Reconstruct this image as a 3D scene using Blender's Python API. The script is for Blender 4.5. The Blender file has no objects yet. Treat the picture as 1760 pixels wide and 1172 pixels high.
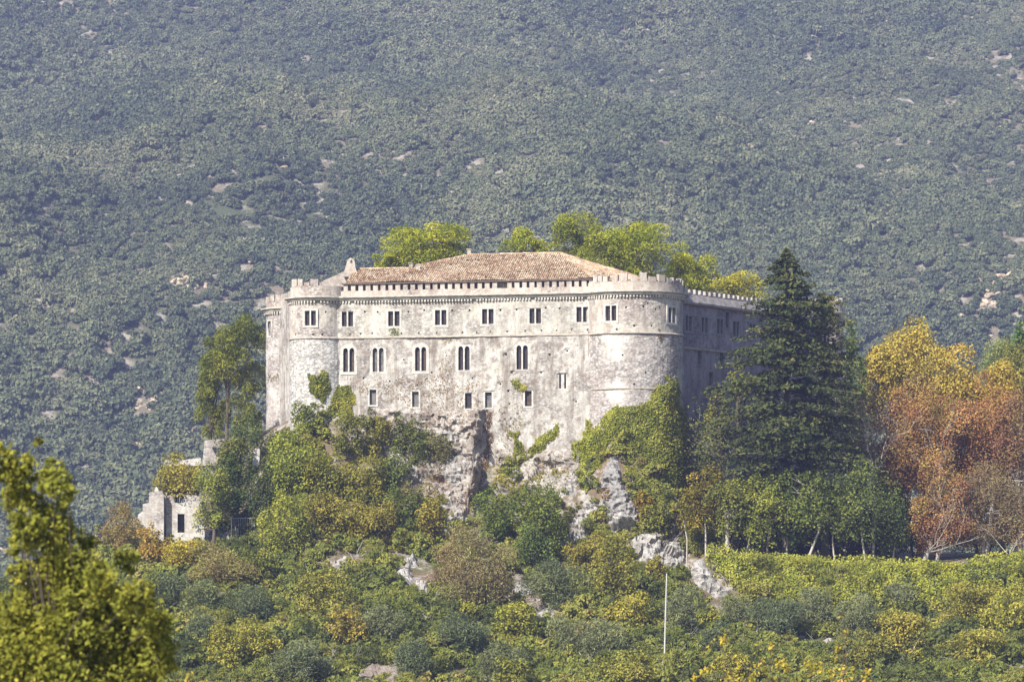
import bpy, math, random
import numpy as np
from mathutils import Vector, Matrix, Euler
from mathutils.bvhtree import BVHTree
import time
T0 = time.time()

# ------------------------------------------------------------------ camera, light, exposure
SC = bpy.context.scene
COL = SC.collection
F = 5714.0            # focal length in photo pixels (photo 1760 px wide)
HZ = 1000.0           # photo row of the horizon
cd = bpy.data.cameras.new('camera'); cam = bpy.data.objects.new('camera', cd); COL.objects.link(cam)
cam.location = (0, 0, 0); cam.rotation_euler = (math.radians(90), 0, 0)
cd.sensor_width = 36.0; cd.lens = 36.0 * F / 1760.0
cd.shift_y = (HZ - 586.0) / 1760.0
cd.clip_start = 0.5; cd.clip_end = 20000
cd.dof.use_dof = True; cd.dof.focus_distance = 398.0; cd.dof.aperture_fstop = 2.3
SC.camera = cam

AZ, EL = math.radians(37), math.radians(40)      # sun behind the left shoulder
S = Vector((-math.sin(AZ) * math.cos(EL), -math.cos(AZ) * math.cos(EL), math.sin(EL)))
w = bpy.data.worlds.new('World'); SC.world = w; w.use_nodes = True
nt = w.node_tree; nt.nodes.clear()
sky = nt.nodes.new('ShaderNodeTexSky'); sky.sky_type = 'NISHITA'; sky.sun_disc = False
sky.sun_elevation = EL; sky.sun_rotation = math.pi + AZ; sky.air_density = 1.0; sky.dust_density = 1.0
bg = nt.nodes.new('ShaderNodeBackground'); bg.inputs[1].default_value = 0.09
ow = nt.nodes.new('ShaderNodeOutputWorld')
nt.links.new(sky.outputs[0], bg.inputs[0]); nt.links.new(bg.outputs[0], ow.inputs[0])
sd = bpy.data.lights.new('sun', 'SUN'); sd.energy = 4.8; sd.angle = math.radians(0.5); sd.color = (1.0, 0.95, 0.86)
so = bpy.data.objects.new('sun', sd); COL.objects.link(so); so.location = (0, 0, 200)
so.rotation_euler = S.to_track_quat('Z', 'Y').to_euler()
SC.view_settings.view_transform = 'Standard'; SC.view_settings.look = 'None'
SC.view_settings.exposure = 1.03; SC.view_settings.gamma = 1.0; SC.view_settings.use_curve_mapping = False
SC.cycles.max_bounces = 6; SC.cycles.diffuse_bounces = 2; SC.cycles.glossy_bounces = 1
SC.cycles.transmission_bounces = 2; SC.cycles.volume_bounces = 0; SC.cycles.transparent_max_bounces = 4
SC.cycles.use_denoising = True

RNG = np.random.default_rng(7)
random.seed(7)

# ------------------------------------------------------------------ helpers
def pw(px, py, Y):                     # photo pixel at a depth -> place in the world
    return ((px - 880.0) / F * Y, Y, (HZ - py) / F * Y)
def ppx(x, Y): return 880.0 + x / Y * F
def ppy(z, Y): return HZ - z / Y * F

def props(o, label=None, cat=None, group=None, kind=None):
    if label: o['label'] = label
    if cat: o['category'] = cat
    if group: o['group'] = group
    if kind: o['kind'] = kind
    return o

def empty(name, loc, label, cat, group=None):
    o = bpy.data.objects.new(name, None); COL.objects.link(o); o.location = loc
    o.empty_display_size = 0.5
    return props(o, label, cat, group)

def link(name, me, mat=None, parent=None, loc=None, rot=None):
    o = bpy.data.objects.new(name, me); COL.objects.link(o)
    if mat is not None and len(me.materials) == 0: me.materials.append(mat)
    if parent is not None:
        o.parent = parent
        if loc is None and parent.type == 'EMPTY':      # mesh given in world coordinates
            loc = (-parent.location[0], -parent.location[1], -parent.location[2])
    if loc is not None: o.location = loc
    if rot is not None: o.rotation_euler = rot
    return o

def npmesh(name, V, Fc, attr=None, smooth=False):
    """V (n,3), Fc (m,k) equal sized faces"""
    V = np.asarray(V, dtype=np.float32); Fc = np.asarray(Fc, dtype=np.int32)
    me = bpy.data.meshes.new(name); m, k = Fc.shape
    me.vertices.add(len(V)); me.vertices.foreach_set('co', V.ravel())
    me.loops.add(m * k); me.loops.foreach_set('vertex_index', Fc.ravel())
    me.polygons.add(m); me.polygons.foreach_set('loop_start', np.arange(m, dtype=np.int32) * k)
    me.polygons.foreach_set('loop_total', np.full(m, k, dtype=np.int32))
    if attr is not None:
        a = me.attributes.new('rnd', 'FLOAT', 'FACE'); a.data.foreach_set('value', np.asarray(attr, dtype=np.float32))
    me.update(calc_edges=True)
    me.polygons.foreach_set('use_smooth', np.full(m, bool(smooth)))
    return me

def hash3(ix, iy, iz, seed):
    h = (ix * 374761393 + iy * 668265263 + iz * 2147483647 + seed * 974634777) & 0xffffffff
    h = ((h ^ (h >> 13)) * 1274126177) & 0xffffffff
    h = ((h ^ (h >> 16)) * 2246822519) & 0xffffffff
    return ((h ^ (h >> 15)) & 0xffffff) / float(0xffffff)

def vnoise(P, seed=0):
    P = np.asarray(P, dtype=np.float64); I = np.floor(P).astype(np.int64); f = P - I; f = f * f * (3 - 2 * f)
    r = 0
    for dx in (0, 1):
        for dy in (0, 1):
            for dz in (0, 1):
                wgt = (f[:, 0] if dx else 1 - f[:, 0]) * (f[:, 1] if dy else 1 - f[:, 1]) * (f[:, 2] if dz else 1 - f[:, 2])
                r = r + wgt * hash3(I[:, 0] + dx, I[:, 1] + dy, I[:, 2] + dz, seed)
    return r * 2 - 1
def fbm(P, octv=4, seed=0):
    P = np.asarray(P, dtype=np.float64); a = 1.0; s = 0; t = 0
    for k in range(octv):
        s = s + a * vnoise(P, seed + k * 17); t += a; a *= 0.5; P = P * 2.03 + 11.3
    return s / t

def in_poly(px, py, poly):
    px = np.asarray(px); py = np.asarray(py); r = np.zeros(px.shape, bool); n = len(poly)
    for i in range(n):
        x0, y0 = poly[i]; x1, y1 = poly[(i + 1) % n]
        c = ((y0 > py) != (y1 > py)) & (px < (x1 - x0) * (py - y0) / ((y1 - y0) if y1 != y0 else 1e-9) + x0)
        r ^= c
    return r
def edge_dist(px, py, poly):
    d = np.full(np.shape(px), 1e9)
    for i in range(len(poly)):
        a = np.array(poly[i], float); b = np.array(poly[(i + 1) % len(poly)], float); ab = b - a
        t = np.clip(((px - a[0]) * ab[0] + (py - a[1]) * ab[1]) / (ab @ ab + 1e-9), 0, 1)
        d = np.minimum(d, np.hypot(px - a[0] - t * ab[0], py - a[1] - t * ab[1]))
    return d

# ------------------------------------------------------------------ materials
def mat_new(name):
    m = bpy.data.materials.new(name); m.use_nodes = True; n = m.node_tree; n.nodes.clear()
    out = n.nodes.new('ShaderNodeOutputMaterial'); return m, n, out
def N(n, t, **kw):
    x = n.nodes.new(t)
    for k, v in kw.items():
        if k.startswith('i_'):
            x.inputs[int(k[2:]) if k[2:].isdigit() else k[2:]].default_value = v
        else: setattr(x, k, v)
    return x
def noise_n(n, vec, scale, detail=4, rough=.55, dist=0.0):
    t = N(n, 'ShaderNodeTexNoise'); t.inputs['Scale'].default_value = scale; t.inputs['Detail'].default_value = detail
    t.inputs['Roughness'].default_value = rough; t.inputs['Distortion'].default_value = dist
    n.links.new(vec, t.inputs['Vector']); return t.outputs[0]
def ramp_n(n, fac, stops, interp='LINEAR'):
    r = N(n, 'ShaderNodeValToRGB'); r.color_ramp.interpolation = interp
    while len(r.color_ramp.elements) < len(stops): r.color_ramp.elements.new(0.5)
    for e, (p, c) in zip(r.color_ramp.elements, stops):
        e.position = p; e.color = (c, c, c, 1) if isinstance(c, (int, float)) else (*c, 1)
    n.links.new(fac, r.inputs[0]); return r.outputs[0]
def mix_n(n, fac, a, b, mode='MIX'):
    m = N(n, 'ShaderNodeMix', data_type='RGBA', blend_type=mode)
    for sock, v in ((m.inputs[0], fac), (m.inputs[6], a), (m.inputs[7], b)):
        if hasattr(v, 'node'): n.links.new(v, sock)
        elif isinstance(v, (int, float)): sock.default_value = v if sock.type == 'VALUE' else (v, v, v, 1)
        else: sock.default_value = (*v, 1)
    return m.outputs[2]
def map_n(n, vec, scale, loc=(0, 0, 0)):
    m = N(n, 'ShaderNodeMapping'); m.inputs['Scale'].default_value = scale; m.inputs['Location'].default_value = loc
    n.links.new(vec, m.inputs[0]); return m.outputs[0]
def bsdf_n(n, out, col, rough=.9, bump=None, bstr=.5, bdist=.05, spec=.2):
    b = N(n, 'ShaderNodeBsdfPrincipled'); b.inputs['Roughness'].default_value = rough
    b.inputs['Specular IOR Level'].default_value = spec
    if hasattr(col, 'node'): n.links.new(col, b.inputs['Base Color'])
    else: b.inputs['Base Color'].default_value = (*col, 1)
    if bump is not None:
        bp = N(n, 'ShaderNodeBump'); bp.inputs['Strength'].default_value = bstr; bp.inputs['Distance'].default_value = bdist
        n.links.new(bump, bp.inputs['Height']); n.links.new(bp.outputs[0], b.inputs['Normal'])
    n.links.new(b.outputs[0], out.inputs[0]); return b

def mat_wall(name, plaster, stone, dirt, dirt_amt=.5, render_amt=.5, seed=0.0, pits=.5):
    m, n, out = mat_new(name)
    g = N(n, 'ShaderNodeNewGeometry').outputs['Position']
    v = map_n(n, g, (1, 1, 1), (seed, seed * 1.7, 0))
    big = noise_n(n, v, .22, 6, .62)
    cov = ramp_n(n, big, [(max(0, .62 - render_amt * .36), 0.0), (min(1, .72 - render_amt * .30), 1.0)])   # 1 = bare stone
    vor = N(n, 'ShaderNodeTexVoronoi'); vor.inputs['Scale'].default_value = 1.0; vor.inputs['Randomness'].default_value = .9
    vs = map_n(n, v, (3.0, 3.0, 4.6)); n.links.new(vs, vor.inputs['Vector'])
    sep = N(n, 'ShaderNodeSeparateColor'); n.links.new(vor.outputs['Color'], sep.inputs[0])
    sval = ramp_n(n, sep.outputs[0], [(0, .55), (.5, .93), (1, 1.2)])
    stc = mix_n(n, 1.0, stone, sval, 'MULTIPLY')
    joint = ramp_n(n, vor.outputs['Distance'], [(.0, 1.05), (.45, 1.0), (.62, .70)])
    stc = mix_n(n, 1.0, stc, joint, 'MULTIPLY')
    fine = noise_n(n, v, 5.0, 6, .75)
    pl = mix_n(n, 1.0, plaster, ramp_n(n, fine, [(.3, .66), (.5, 1.0), (.7, 1.18)]), 'MULTIPLY')
    pl = mix_n(n, ramp_n(n, noise_n(n, v, .7, 5, .6), [(.4, 0.0), (.65, .55)]), pl, mix_n(n, 1.0, plaster, (.93, .88, .78), 'MULTIPLY'))
    col = mix_n(n, cov, pl, stc)
    vst = map_n(n, v, (.9, .9, .11))
    st = noise_n(n, vst, 1.0, 8, .74, .4)
    col = mix_n(n, ramp_n(n, st, [(.46, 0.0), (.66, dirt_amt)]), col, dirt)
    blot = noise_n(n, v, 1.1, 7, .7)
    col = mix_n(n, ramp_n(n, blot, [(.50, 0.0), (.63, dirt_amt * .85)]), col, mix_n(n, 1.0, dirt, (1.1, 1.02, 1.0), 'MULTIPLY'))
    speck = noise_n(n, v, 3.0, 4, .8)
    col = mix_n(n, ramp_n(n, speck, [(.31, pits), (.41, 0.0)]), col, (.10, .075, .07))
    h = mix_n(n, cov, fine, vor.outputs['Distance'])
    h = mix_n(n, .4, h, speck)
    bsdf_n(n, out, col, .95, h, .8, .07, .1)
    return m

M = {}
M['facade'] = mat_wall('facade_plaster', (.52, .50, .45), (.42, .40, .36), (.20, .17, .14), .6, .50, 0, .6)
M['facade_low'] = mat_wall('facade_lower', (.49, .47, .435), (.38, .355, .325), (.175, .145, .12), .9, .42, 3.1, .9)
M['tower_white'] = mat_wall('tower_white_render', (.64, .62, .58), (.42, .39, .365), (.25, .20, .175), .45, .80, 7.7, .3)
M['tower'] = mat_wall('tower_stone', (.52, .49, .43), (.42, .38, .345), (.20, .155, .14), .6, .45, 5.2, .7)
M['white_render'] = mat_wall('left_tower_render', (.68, .67, .64), (.50, .48, .45), (.33, .29, .25), .25, 1.05, 6.7, .2)
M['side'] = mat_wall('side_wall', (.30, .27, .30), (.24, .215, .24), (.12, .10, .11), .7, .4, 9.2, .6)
M['parapet'] = mat_wall('parapet_stone', (.48, .44, .39), (.40, .36, .32), (.24, .18, .15), .6, .4, 1.2, .5)
M['ruin'] = mat_wall('ruin_stone', (.56, .54, .50), (.42, .39, .36), (.25, .20, .17), .5, .5, 12.2, .4)

def simple(name, c, rough=.8, spec=.2, var=.15, scale=3.0):
    m, n, out = mat_new(name); g = N(n, 'ShaderNodeNewGeometry').outputs['Position']
    t = noise_n(n, g, scale, 5, .65)
    col = mix_n(n, 1.0, c, ramp_n(n, t, [(.3, 1 - var), (.7, 1 + var)]), 'MULTIPLY')
    bsdf_n(n, out, col, rough, t, .4, .03, spec); return m
M['frame'] = simple('window_frame_plaster', (.46, .44, .395), .9, .1, .3, 2.5)
M['pane_grey'] = simple('grey_window', (.13, .12, .115), .6, .3, .5, 1.8)  # grey pane standing for a greyish interior
M['frame_dark'] = simple('side_wing_frame', (.20, .19, .20), .9, .1, .2, 4)  # darker frame colour for the side wing windows
M['pane'] = simple('dark_window', (.030, .020, .022), .35, .4, .5, 2.5)
M['pane_brown'] = simple('old_shutter', (.075, .055, .048), .8, .2, .4, 2.5)
M['string'] = simple('string_course', (.34, .30, .25), .9, .1, .3, 2.0)
M['cornice'] = simple('cornice_stone', (.47, .44, .38), .9, .1, .35, 1.5)
M['corbel'] = simple('corbel_stone', (.40, .34, .30), .9, .1, .3, 2.5)
M['coping'] = simple('parapet_coping', (.30, .27, .25), .9, .1, .35, 1.3)
M['white_post'] = simple('painted_post', (.45, .43, .40), .7, .2, .2, 1)
M['metal'] = simple('grey_metal', (.30, .31, .33), .5, .4, .2, 3)

def mat_rnd(name, stops, obj_tint=False, trans=0.0, big=.0, bigcol=(1, 1, 1), rough=.75, spec=.15, inst=False, nsc=.35, gain=1.40, hue=(1.22, 1.11, .95)):
    """foliage or tiles: colour from a per-piece random attribute, with broad drifts in hue"""
    m, n, out = mat_new(name)
    a = N(n, 'ShaderNodeAttribute', attribute_name='rnd')
    fac = a.outputs['Fac']
    if inst:
        it = N(n, 'ShaderNodeAttribute', attribute_name='tint', attribute_type='INSTANCER')
        mm = N(n, 'ShaderNodeMath', operation='MULTIPLY_ADD'); n.links.new(it.outputs['Fac'], mm.inputs[0])
        mm.inputs[1].default_value = .62; ml = N(n, 'ShaderNodeMath', operation='MULTIPLY'); ml.inputs[1].default_value = .38
        n.links.new(fac, ml.inputs[0]); n.links.new(ml.outputs[0], mm.inputs[2]); fac = mm.outputs[0]
    col = ramp_n(n, fac, [(p_, tuple(min(.8, q_ * gain * g_) for q_, g_ in zip(c_, hue))) for p_, c_ in stops])
    if big > 0:
        g = N(n, 'ShaderNodeNewGeometry').outputs['Position']
        t = ramp_n(n, noise_n(n, g, nsc, 3, .6), [(.42, 0.0), (.62, big)])
        col = mix_n(n, t, col, mix_n(n, 1.0, col, bigcol, 'MULTIPLY'))
    if obj_tint:
        oi = N(n, 'ShaderNodeObjectInfo'); col = mix_n(n, 1.0, col, oi.outputs['Color'], 'MULTIPLY')
    b = N(n, 'ShaderNodeBsdfPrincipled'); b.inputs['Roughness'].default_value = rough
    b.inputs['Specular IOR Level'].default_value = spec; n.links.new(col, b.inputs['Base Color'])
    if trans > 0:
        tr = N(n, 'ShaderNodeBsdfTranslucent'); n.links.new(mix_n(n, 1.0, col, (1.25, 1.2, .7), 'MULTIPLY'), tr.inputs[0])
        mx = N(n, 'ShaderNodeMixShader'); mx.inputs[0].default_value = trans
        n.links.new(b.outputs[0], mx.inputs[1]); n.links.new(tr.outputs[0], mx.inputs[2]); n.links.new(mx.outputs[0], out.inputs[0])
    else: n.links.new(b.outputs[0], out.inputs[0])
    return m

LEAF = {
 'green':  mat_rnd('leaves_green', [(0, (.028, .036, .012)), (.45, (.092, .115, .030)), (.8, (.165, .185, .045)), (1, (.25, .25, .08))], True, .25, .4, (1.2, 1.04, .8)),
 'yellowgreen': mat_rnd('leaves_yellow_green', [(0, (.045, .055, .014)), (.45, (.145, .165, .032)), (.8, (.23, .245, .05)), (1, (.31, .30, .08))], True, .25, .4, (1.15, .98, .8)),
 'dark':   mat_rnd('leaves_dark', [(0, (.014, .024, .012)), (.5, (.036, .056, .022)), (.85, (.07, .09, .032)), (1, (.14, .15, .07))], True, .12, .4, (1.4, 1.15, .8)),
 'olive':  mat_rnd('leaves_olive', [(0, (.036, .046, .027)), (.5, (.10, .122, .062)), (.85, (.16, .185, .095)), (1, (.24, .26, .145))], True, .12, .4, (1.1, 1.0, .8)),
 'pine':   mat_rnd('needles_pine', [(0, (.032, .045, .012)), (.5, (.095, .115, .026)), (.85, (.17, .18, .04)), (1, (.26, .25, .06))], True, .2, .4, (1.25, 1.05, .7)),
 'yellow': mat_rnd('leaves_yellow', [(0, (.11, .095, .02)), (.4, (.24, .20, .04)), (.8, (.34, .28, .06)), (1, (.44, .35, .09))], True, .25, .5, (.85, .95, .8)),
 'rust':   mat_rnd('leaves_rust', [(0, (.07, .045, .03)), (.4, (.20, .10, .055)), (.75, (.26, .155, .07)), (1, (.30, .25, .09))], True, .2, .7, (.80, 1.25, .8), nsc=.22),
 'brown':  mat_rnd('twigs_brown', [(0, (.07, .05, .035)), (.5, (.16, .12, .075)), (.85, (.23, .19, .10)), (1, (.28, .26, .12))], True, .15, .5, (.9, 1.15, .7)),
 'gold':   mat_rnd('leaves_gold', [(0, (.07, .065, .02)), (.45, (.18, .155, .035)), (.8, (.28, .235, .05)), (1, (.38, .31, .09))], True, .2, .5, (.7, .98, .75)),
}
M['bark'] = simple('bark_brown', (.12, .095, .075), .9, .1, .3, 4)
M['bark_pale'] = simple('bark_pale', (.42, .38, .33), .9, .1, .2, 4)
M['tile'] = mat_rnd('roof_tiles', [(0, (.30, .19, .13)), (.35, (.46, .31, .21)), (.7, (.56, .42, .30)), (1, (.66, .56, .44))], False, 0, .5, (.86, .84, .84), .9, .1, nsc=.6, gain=.92, hue=(.97, .98, .93))
M['roof_base'] = simple('roof_underlay', (.20, .13, .10), .95, .1, .3, 2)
# ------------------------------------------------------------------ terrain
def zp(py, Y): return (HZ - py) / F * Y
CP = []   # control points (x, Y, z)
def cp(px, Y, py): CP.append(((px - 880.0) / F * Y, Y, zp(py, Y)))
def cw(x, Y, z): CP.append((x, Y, z))
# foot of the walls and the platform behind
for px, Y, py in [(455, 424, 745), (500, 409, 742), (550, 404.5, 738), (590, 405, 722), (640, 405, 728), (700, 404, 748), (760, 403, 765), (820, 402, 790),
                  (880, 401, 805), (950, 400, 812), (1012, 398, 800), (1050, 396, 775), (1100, 395.5, 800), (1160, 397, 860), (1200, 405, 915), (1300, 416, 928), (1420, 436, 935)]: cp(px, Y, py)
for x in (-25, -10, 5, 18): cw(x, 414, 21)
for x in (-25, -5, 15, 30): cw(x, 430, 20)
cw(45, 440, 5); cw(50, 425, 4); cw(60, 440, 4); cw(80, 430, 4); cw(100, 430, 3)
# cliff front
for px, Y, py in [(470, 402, 790), (540, 400, 800), (600, 399, 815), (660, 399, 835), (720, 398, 860), (780, 397.5, 890), (840, 397, 905), (900, 396, 890), (960, 394.5, 900),
                  (1010, 393, 915), (1060, 391.5, 905), (1110, 391.5, 925), (1170, 391, 955), (1050, 394.2, 830), (820, 399.5, 860), (760, 400, 830), (680, 402, 790)]: cp(px, Y, py)
# left spur with the ruins
for px, Y, py in [(400, 404, 905), (340, 401, 925), (270, 400, 915), (220, 402, 925), (150, 404, 955), (60, 400, 1000), (-60, 400, 1040), (-200, 400, 1080),
                  (400, 412, 800), (340, 410, 830), (440, 414, 770), (280, 412, 860), (430, 398, 915), (350, 430, 880), (240, 430, 960), (120, 430, 1010)]: cp(px, Y, py)
# slope
for px, Y, py in [(150, 380, 1020), (300, 385, 975), (450, 388, 960), (550, 386, 960), (650, 386, 960), (750, 387, 965), (850, 386, 985), (950, 386, 995), (1050, 386, 985), (1130, 386, 985),
                  (1190, 386, 995), (1225, 380, 1020), (1260, 378, 1050),
                  (100, 360, 1080), (300, 362, 1070), (500, 364, 1060), (700, 364, 1060), (900, 364, 1065), (1100, 366, 1065), (1250, 368, 1080), (1400, 368, 1085), (1550, 368, 1080), (1700, 368, 1060), (1900, 366, 1060)]: cp(px, Y, py)
for px in (-200, 0, 300, 600, 900, 1200, 1500, 1800, 2100):
    cp(px, 342, 1170 + (20 if px < 300 else 0)); cp(px, 310, 1290)
# terrace with its bank on the right
for px, e in [(1215, 958), (1300, 963), (1400, 970), (1500, 974), (1600, 978), (1700, 972), (1800, 955), (1950, 950), (2150, 950)]:
    cp(px, 382.5, e); cp(px, 379, e + 62); cp(px, 386, e - 4); cp(px, 402, e - 12)
# far around
for Y in (40, 100, 160, 230, 280):
    for x in (-260, -120, -40, 40, 120, 260): cw(x, Y, {40: -6, 100: -12, 160: -22, 230: -27, 280: -24}[Y])
for x in (-260, -180, -110): 
    for Y in (330, 380, 430, 480): cw(x, Y, -14 if x < -150 else -9)
for x in (140, 200, 270):
    for Y in (330, 380, 430, 480): cw(x, Y, -10 + (Y - 330) * .08)
for x in (-80, -50, -25, 0, 30, 60, 95): cw(x, 462, 2 if x > -30 else -8)
for x in range(-270, 280, 60):
    cw(x, 500, -14); cw(x, 530, -20)
CP = np.array(CP)
Cxy = CP[:, :2]
def kern(d): return np.sqrt(d * d + 2.0)
K = kern(np.hypot(Cxy[:, None, 0] - Cxy[None, :, 0], Cxy[:, None, 1] - Cxy[None, :, 1])) 
WT = np.linalg.solve(K - 0.0 * np.eye(len(CP)), CP[:, 2])
def ground_z(x, Y, noise=True):
    x = np.asarray(x, float); Y = np.asarray(Y, float); s = x.shape; x = x.ravel(); Y = Y.ravel()
    z = np.zeros(len(x))
    for i in range(0, len(x), 20000):
        d = np.hypot(x[i:i + 20000, None] - Cxy[None, :, 0], Y[i:i + 20000, None] - Cxy[None, :, 1]); z[i:i + 20000] = kern(d) @ WT
    if noise:
        P = np.stack([x / 7.0, Y / 7.0, z / 7.0], 1)
        amp = np.where((Y > 381) & (x > 24), .35, 1.0)
        z = z + fbm(P, 4, 3) * 1.3 * amp
    z = np.maximum(z, -34)
    return z.reshape(s)

def axis(lo, hi, a, b, fine, coarse):
    l = list(np.arange(lo, a, coarse)) + list(np.arange(a, b, fine)) + list(np.arange(b, hi + coarse, coarse)); return np.array(l)
gx = axis(-270, 270, -75, 85, .8, 8); gy = axis(-8, 532, 335, 450, .75, 7)
GX, GY = np.meshgrid(gx, gy); GZ = ground_z(GX, GY)
def grid_faces(nx, ny):
    i = np.arange(ny - 1)[:, None] * nx + np.arange(nx - 1)[None, :]
    return np.stack([i, i + 1, i + nx + 1, i + nx], -1).reshape(-1, 4)
TV = np.stack([GX, GY, GZ], -1).reshape(-1, 3); TF = grid_faces(len(gx), len(gy))

def mat_ground(name, rockc, earth, grass, s=.08):
    m, n, out = mat_new(name); g = N(n, 'ShaderNodeNewGeometry').outputs['Position']
    a = noise_n(n, g, s, 6, .6); b = noise_n(n, g, s * 7, 6, .7); c = noise_n(n, g, 2.2, 5, .7)
    col = mix_n(n, ramp_n(n, a, [(.42, 0.0), (.58, 1.0)]), earth, grass)
    col = mix_n(n, ramp_n(n, b, [(.50, 0.0), (.60, 1.0)]), col, rockc)
    col = mix_n(n, 1.0, col, ramp_n(n, c, [(.3, .6), (.7, 1.25)]), 'MULTIPLY')
    bsdf_n(n, out, col, .95, c, .9, .2, .1); return m
M['ground'] = mat_ground('hill_ground', (.33, .30, .27), (.17, .125, .085), (.12, .12, .05))
M['mountain'] = mat_ground('mountain_ground', (.30, .27, .22), (.17, .14, .10), (.075, .085, .045), .02)
me = npmesh('ground', TV, TF, smooth=True); ground = link('ground', me, M['ground']); props(ground, kind='structure')

# mountain behind
def mount_z(x, Y, fine=True):
    x = np.asarray(x, float); Y = np.asarray(Y, float)
    t = np.clip((Y - 850) / 300, 0, 1)
    z = -22 + np.where(Y > 850, (Y - 850) * .40 * (.35 + .65 * t), 0)
    P = np.stack([(x + .5 * Y) / 170., (Y - .35 * x) / 260., np.zeros_like(x)], 1)
    z = z + fbm(P, 4, 21) * 46 * t
    P2 = np.stack([x / 45., Y / 45., np.zeros_like(x)], 1)
    z = z + fbm(P2, 3, 5) * 10 * t
    z = z - np.clip(Y - 2150, 0, 1e9) * .75
    return z
my = np.concatenate([np.arange(520, 900, 24), np.arange(900, 2600, 11)]); mx = np.arange(-1000, 1001, 14.0)
MX, MY = np.meshgrid(mx, my); MZ = mount_z(MX.ravel(), MY.ravel())
MZ = np.where(MY.ravel() < 531, -35, MZ)
MV = np.stack([MX.ravel(), MY.ravel(), MZ], 1)
me = npmesh('mountain', MV, grid_faces(len(mx), len(my)), smooth=True); mountain = link('mountain', me, M['mountain']); props(mountain, kind='structure')
# land to both sides of and below the hill, out to the horizon
vx = np.array([-4200, -2600, -1400, -700, -400, -268, 0, 268, 400, 700, 1400, 2600, 4200.]); vy = np.array([-400, -200, -60, 60, 200, 400, 560, 800, 1400, 2200, 3200, 4600.])
VX, VY = np.meshgrid(vx, vy); VZ = -36 + 0 * VX
VZ = np.where(np.abs(VX) > 600, -36 + (np.abs(VX) - 600) * .12, VZ) + np.clip(VY - 3000, 0, None) * .0
me = npmesh('valley', np.stack([VX, VY, VZ], -1).reshape(-1, 3), grid_faces(len(vx), len(vy)), smooth=True)
props(link('valley', me, M['ground']), kind='structure')

# ------------------------------------------------------------------ castle surfaces
class Flat:
    def __init__(s, A, B): 
        s.A = np.array(A, float); s.B = np.array(B, float); d = s.B - s.A; s.L = np.hypot(*d); s.t = d / s.L; s.n = np.array([s.t[1], -s.t[0]])
    def map(s, u, v, d):
        u = np.asarray(u, float); v = np.asarray(v, float)
        return np.stack([s.A[0] + s.t[0] * u - s.n[0] * d, s.A[1] + s.t[1] * u - s.n[1] * d, v + 0 * u], -1)
    def u(s, px):
        r = (px - 880.) / F     # x = r*Y
        return (r * s.A[1] - s.A[0]) / (s.t[0] - r * s.t[1])
    def v(s, px, py): p = s.map(s.u(px), 0., 0.); return (HZ - py) / F * p[1]
    def frame(s, u, v, d=0.):
        p = s.map(u, v, d); t = Vector((s.t[0], s.t[1], 0)); n = Vector((s.n[0], s.n[1], 0)); return Vector(p), t, n
class Cyl:
    def __init__(s, c, R): s.c = c; s.R = R; s.L = 2 * math.pi * R
    def map(s, u, v, d):
        a = np.asarray(u, float) / s.R; r = s.R - np.asarray(d, float); v = np.asarray(v, float)
        return np.stack([s.c[0] + r * np.sin(a), s.c[1] - r * np.cos(a), v + 0 * a], -1)
    def u(s, px):
        a = 0.
        for _ in range(30):
            Y = s.c[1] - s.R * math.cos(a); a = math.asin(max(-1, min(1, ((px - 880.) / F * Y - s.c[0]) / s.R)))
        return a * s.R
    def v(s, px, py): p = s.map(s.u(px), 0., 0.); return (HZ - py) / F * p[1]
    def frame(s, u, v, d=0.):
        p = s.map(u, v, d); a = u / s.R; return Vector(p), Vector((math.cos(a), math.sin(a), 0)), Vector((math.sin(a), -math.cos(a), 0))

RL, RR, RF = 3.6, 6.2, 3.6
cL = ((549 - 880) / F * 408.2, 408.2); cR = ((1086 - 880) / F * 402.4, 402.4); cF = ((506 - 880) / F * 424., 424.); cE = ((1418 - 880) / F * 433, 433.); RE = 2.3
A = pw(575, 0, 405.6); B = pw(1020, 0, 398.9)
facade = Flat(A[:2], B[:2])
RA = pw(1168, 0, 402.0)[:2]; RB = cE
sidew = Flat(RA, (RB[0], RB[1] - 1.5))
leftw = Flat((cF[0] - 2.0, cF[1] - 2), (cL[0] - 2.6, cL[1] + 1.0))
backw = Flat((RB[0], RB[1] + 1.5), (cF[0], cF[1] + 2))
tL, tR, tF, tE = Cyl(cL, RL), Cyl(cR, RR), Cyl(cF, RF), Cyl(cE, RE)

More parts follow.
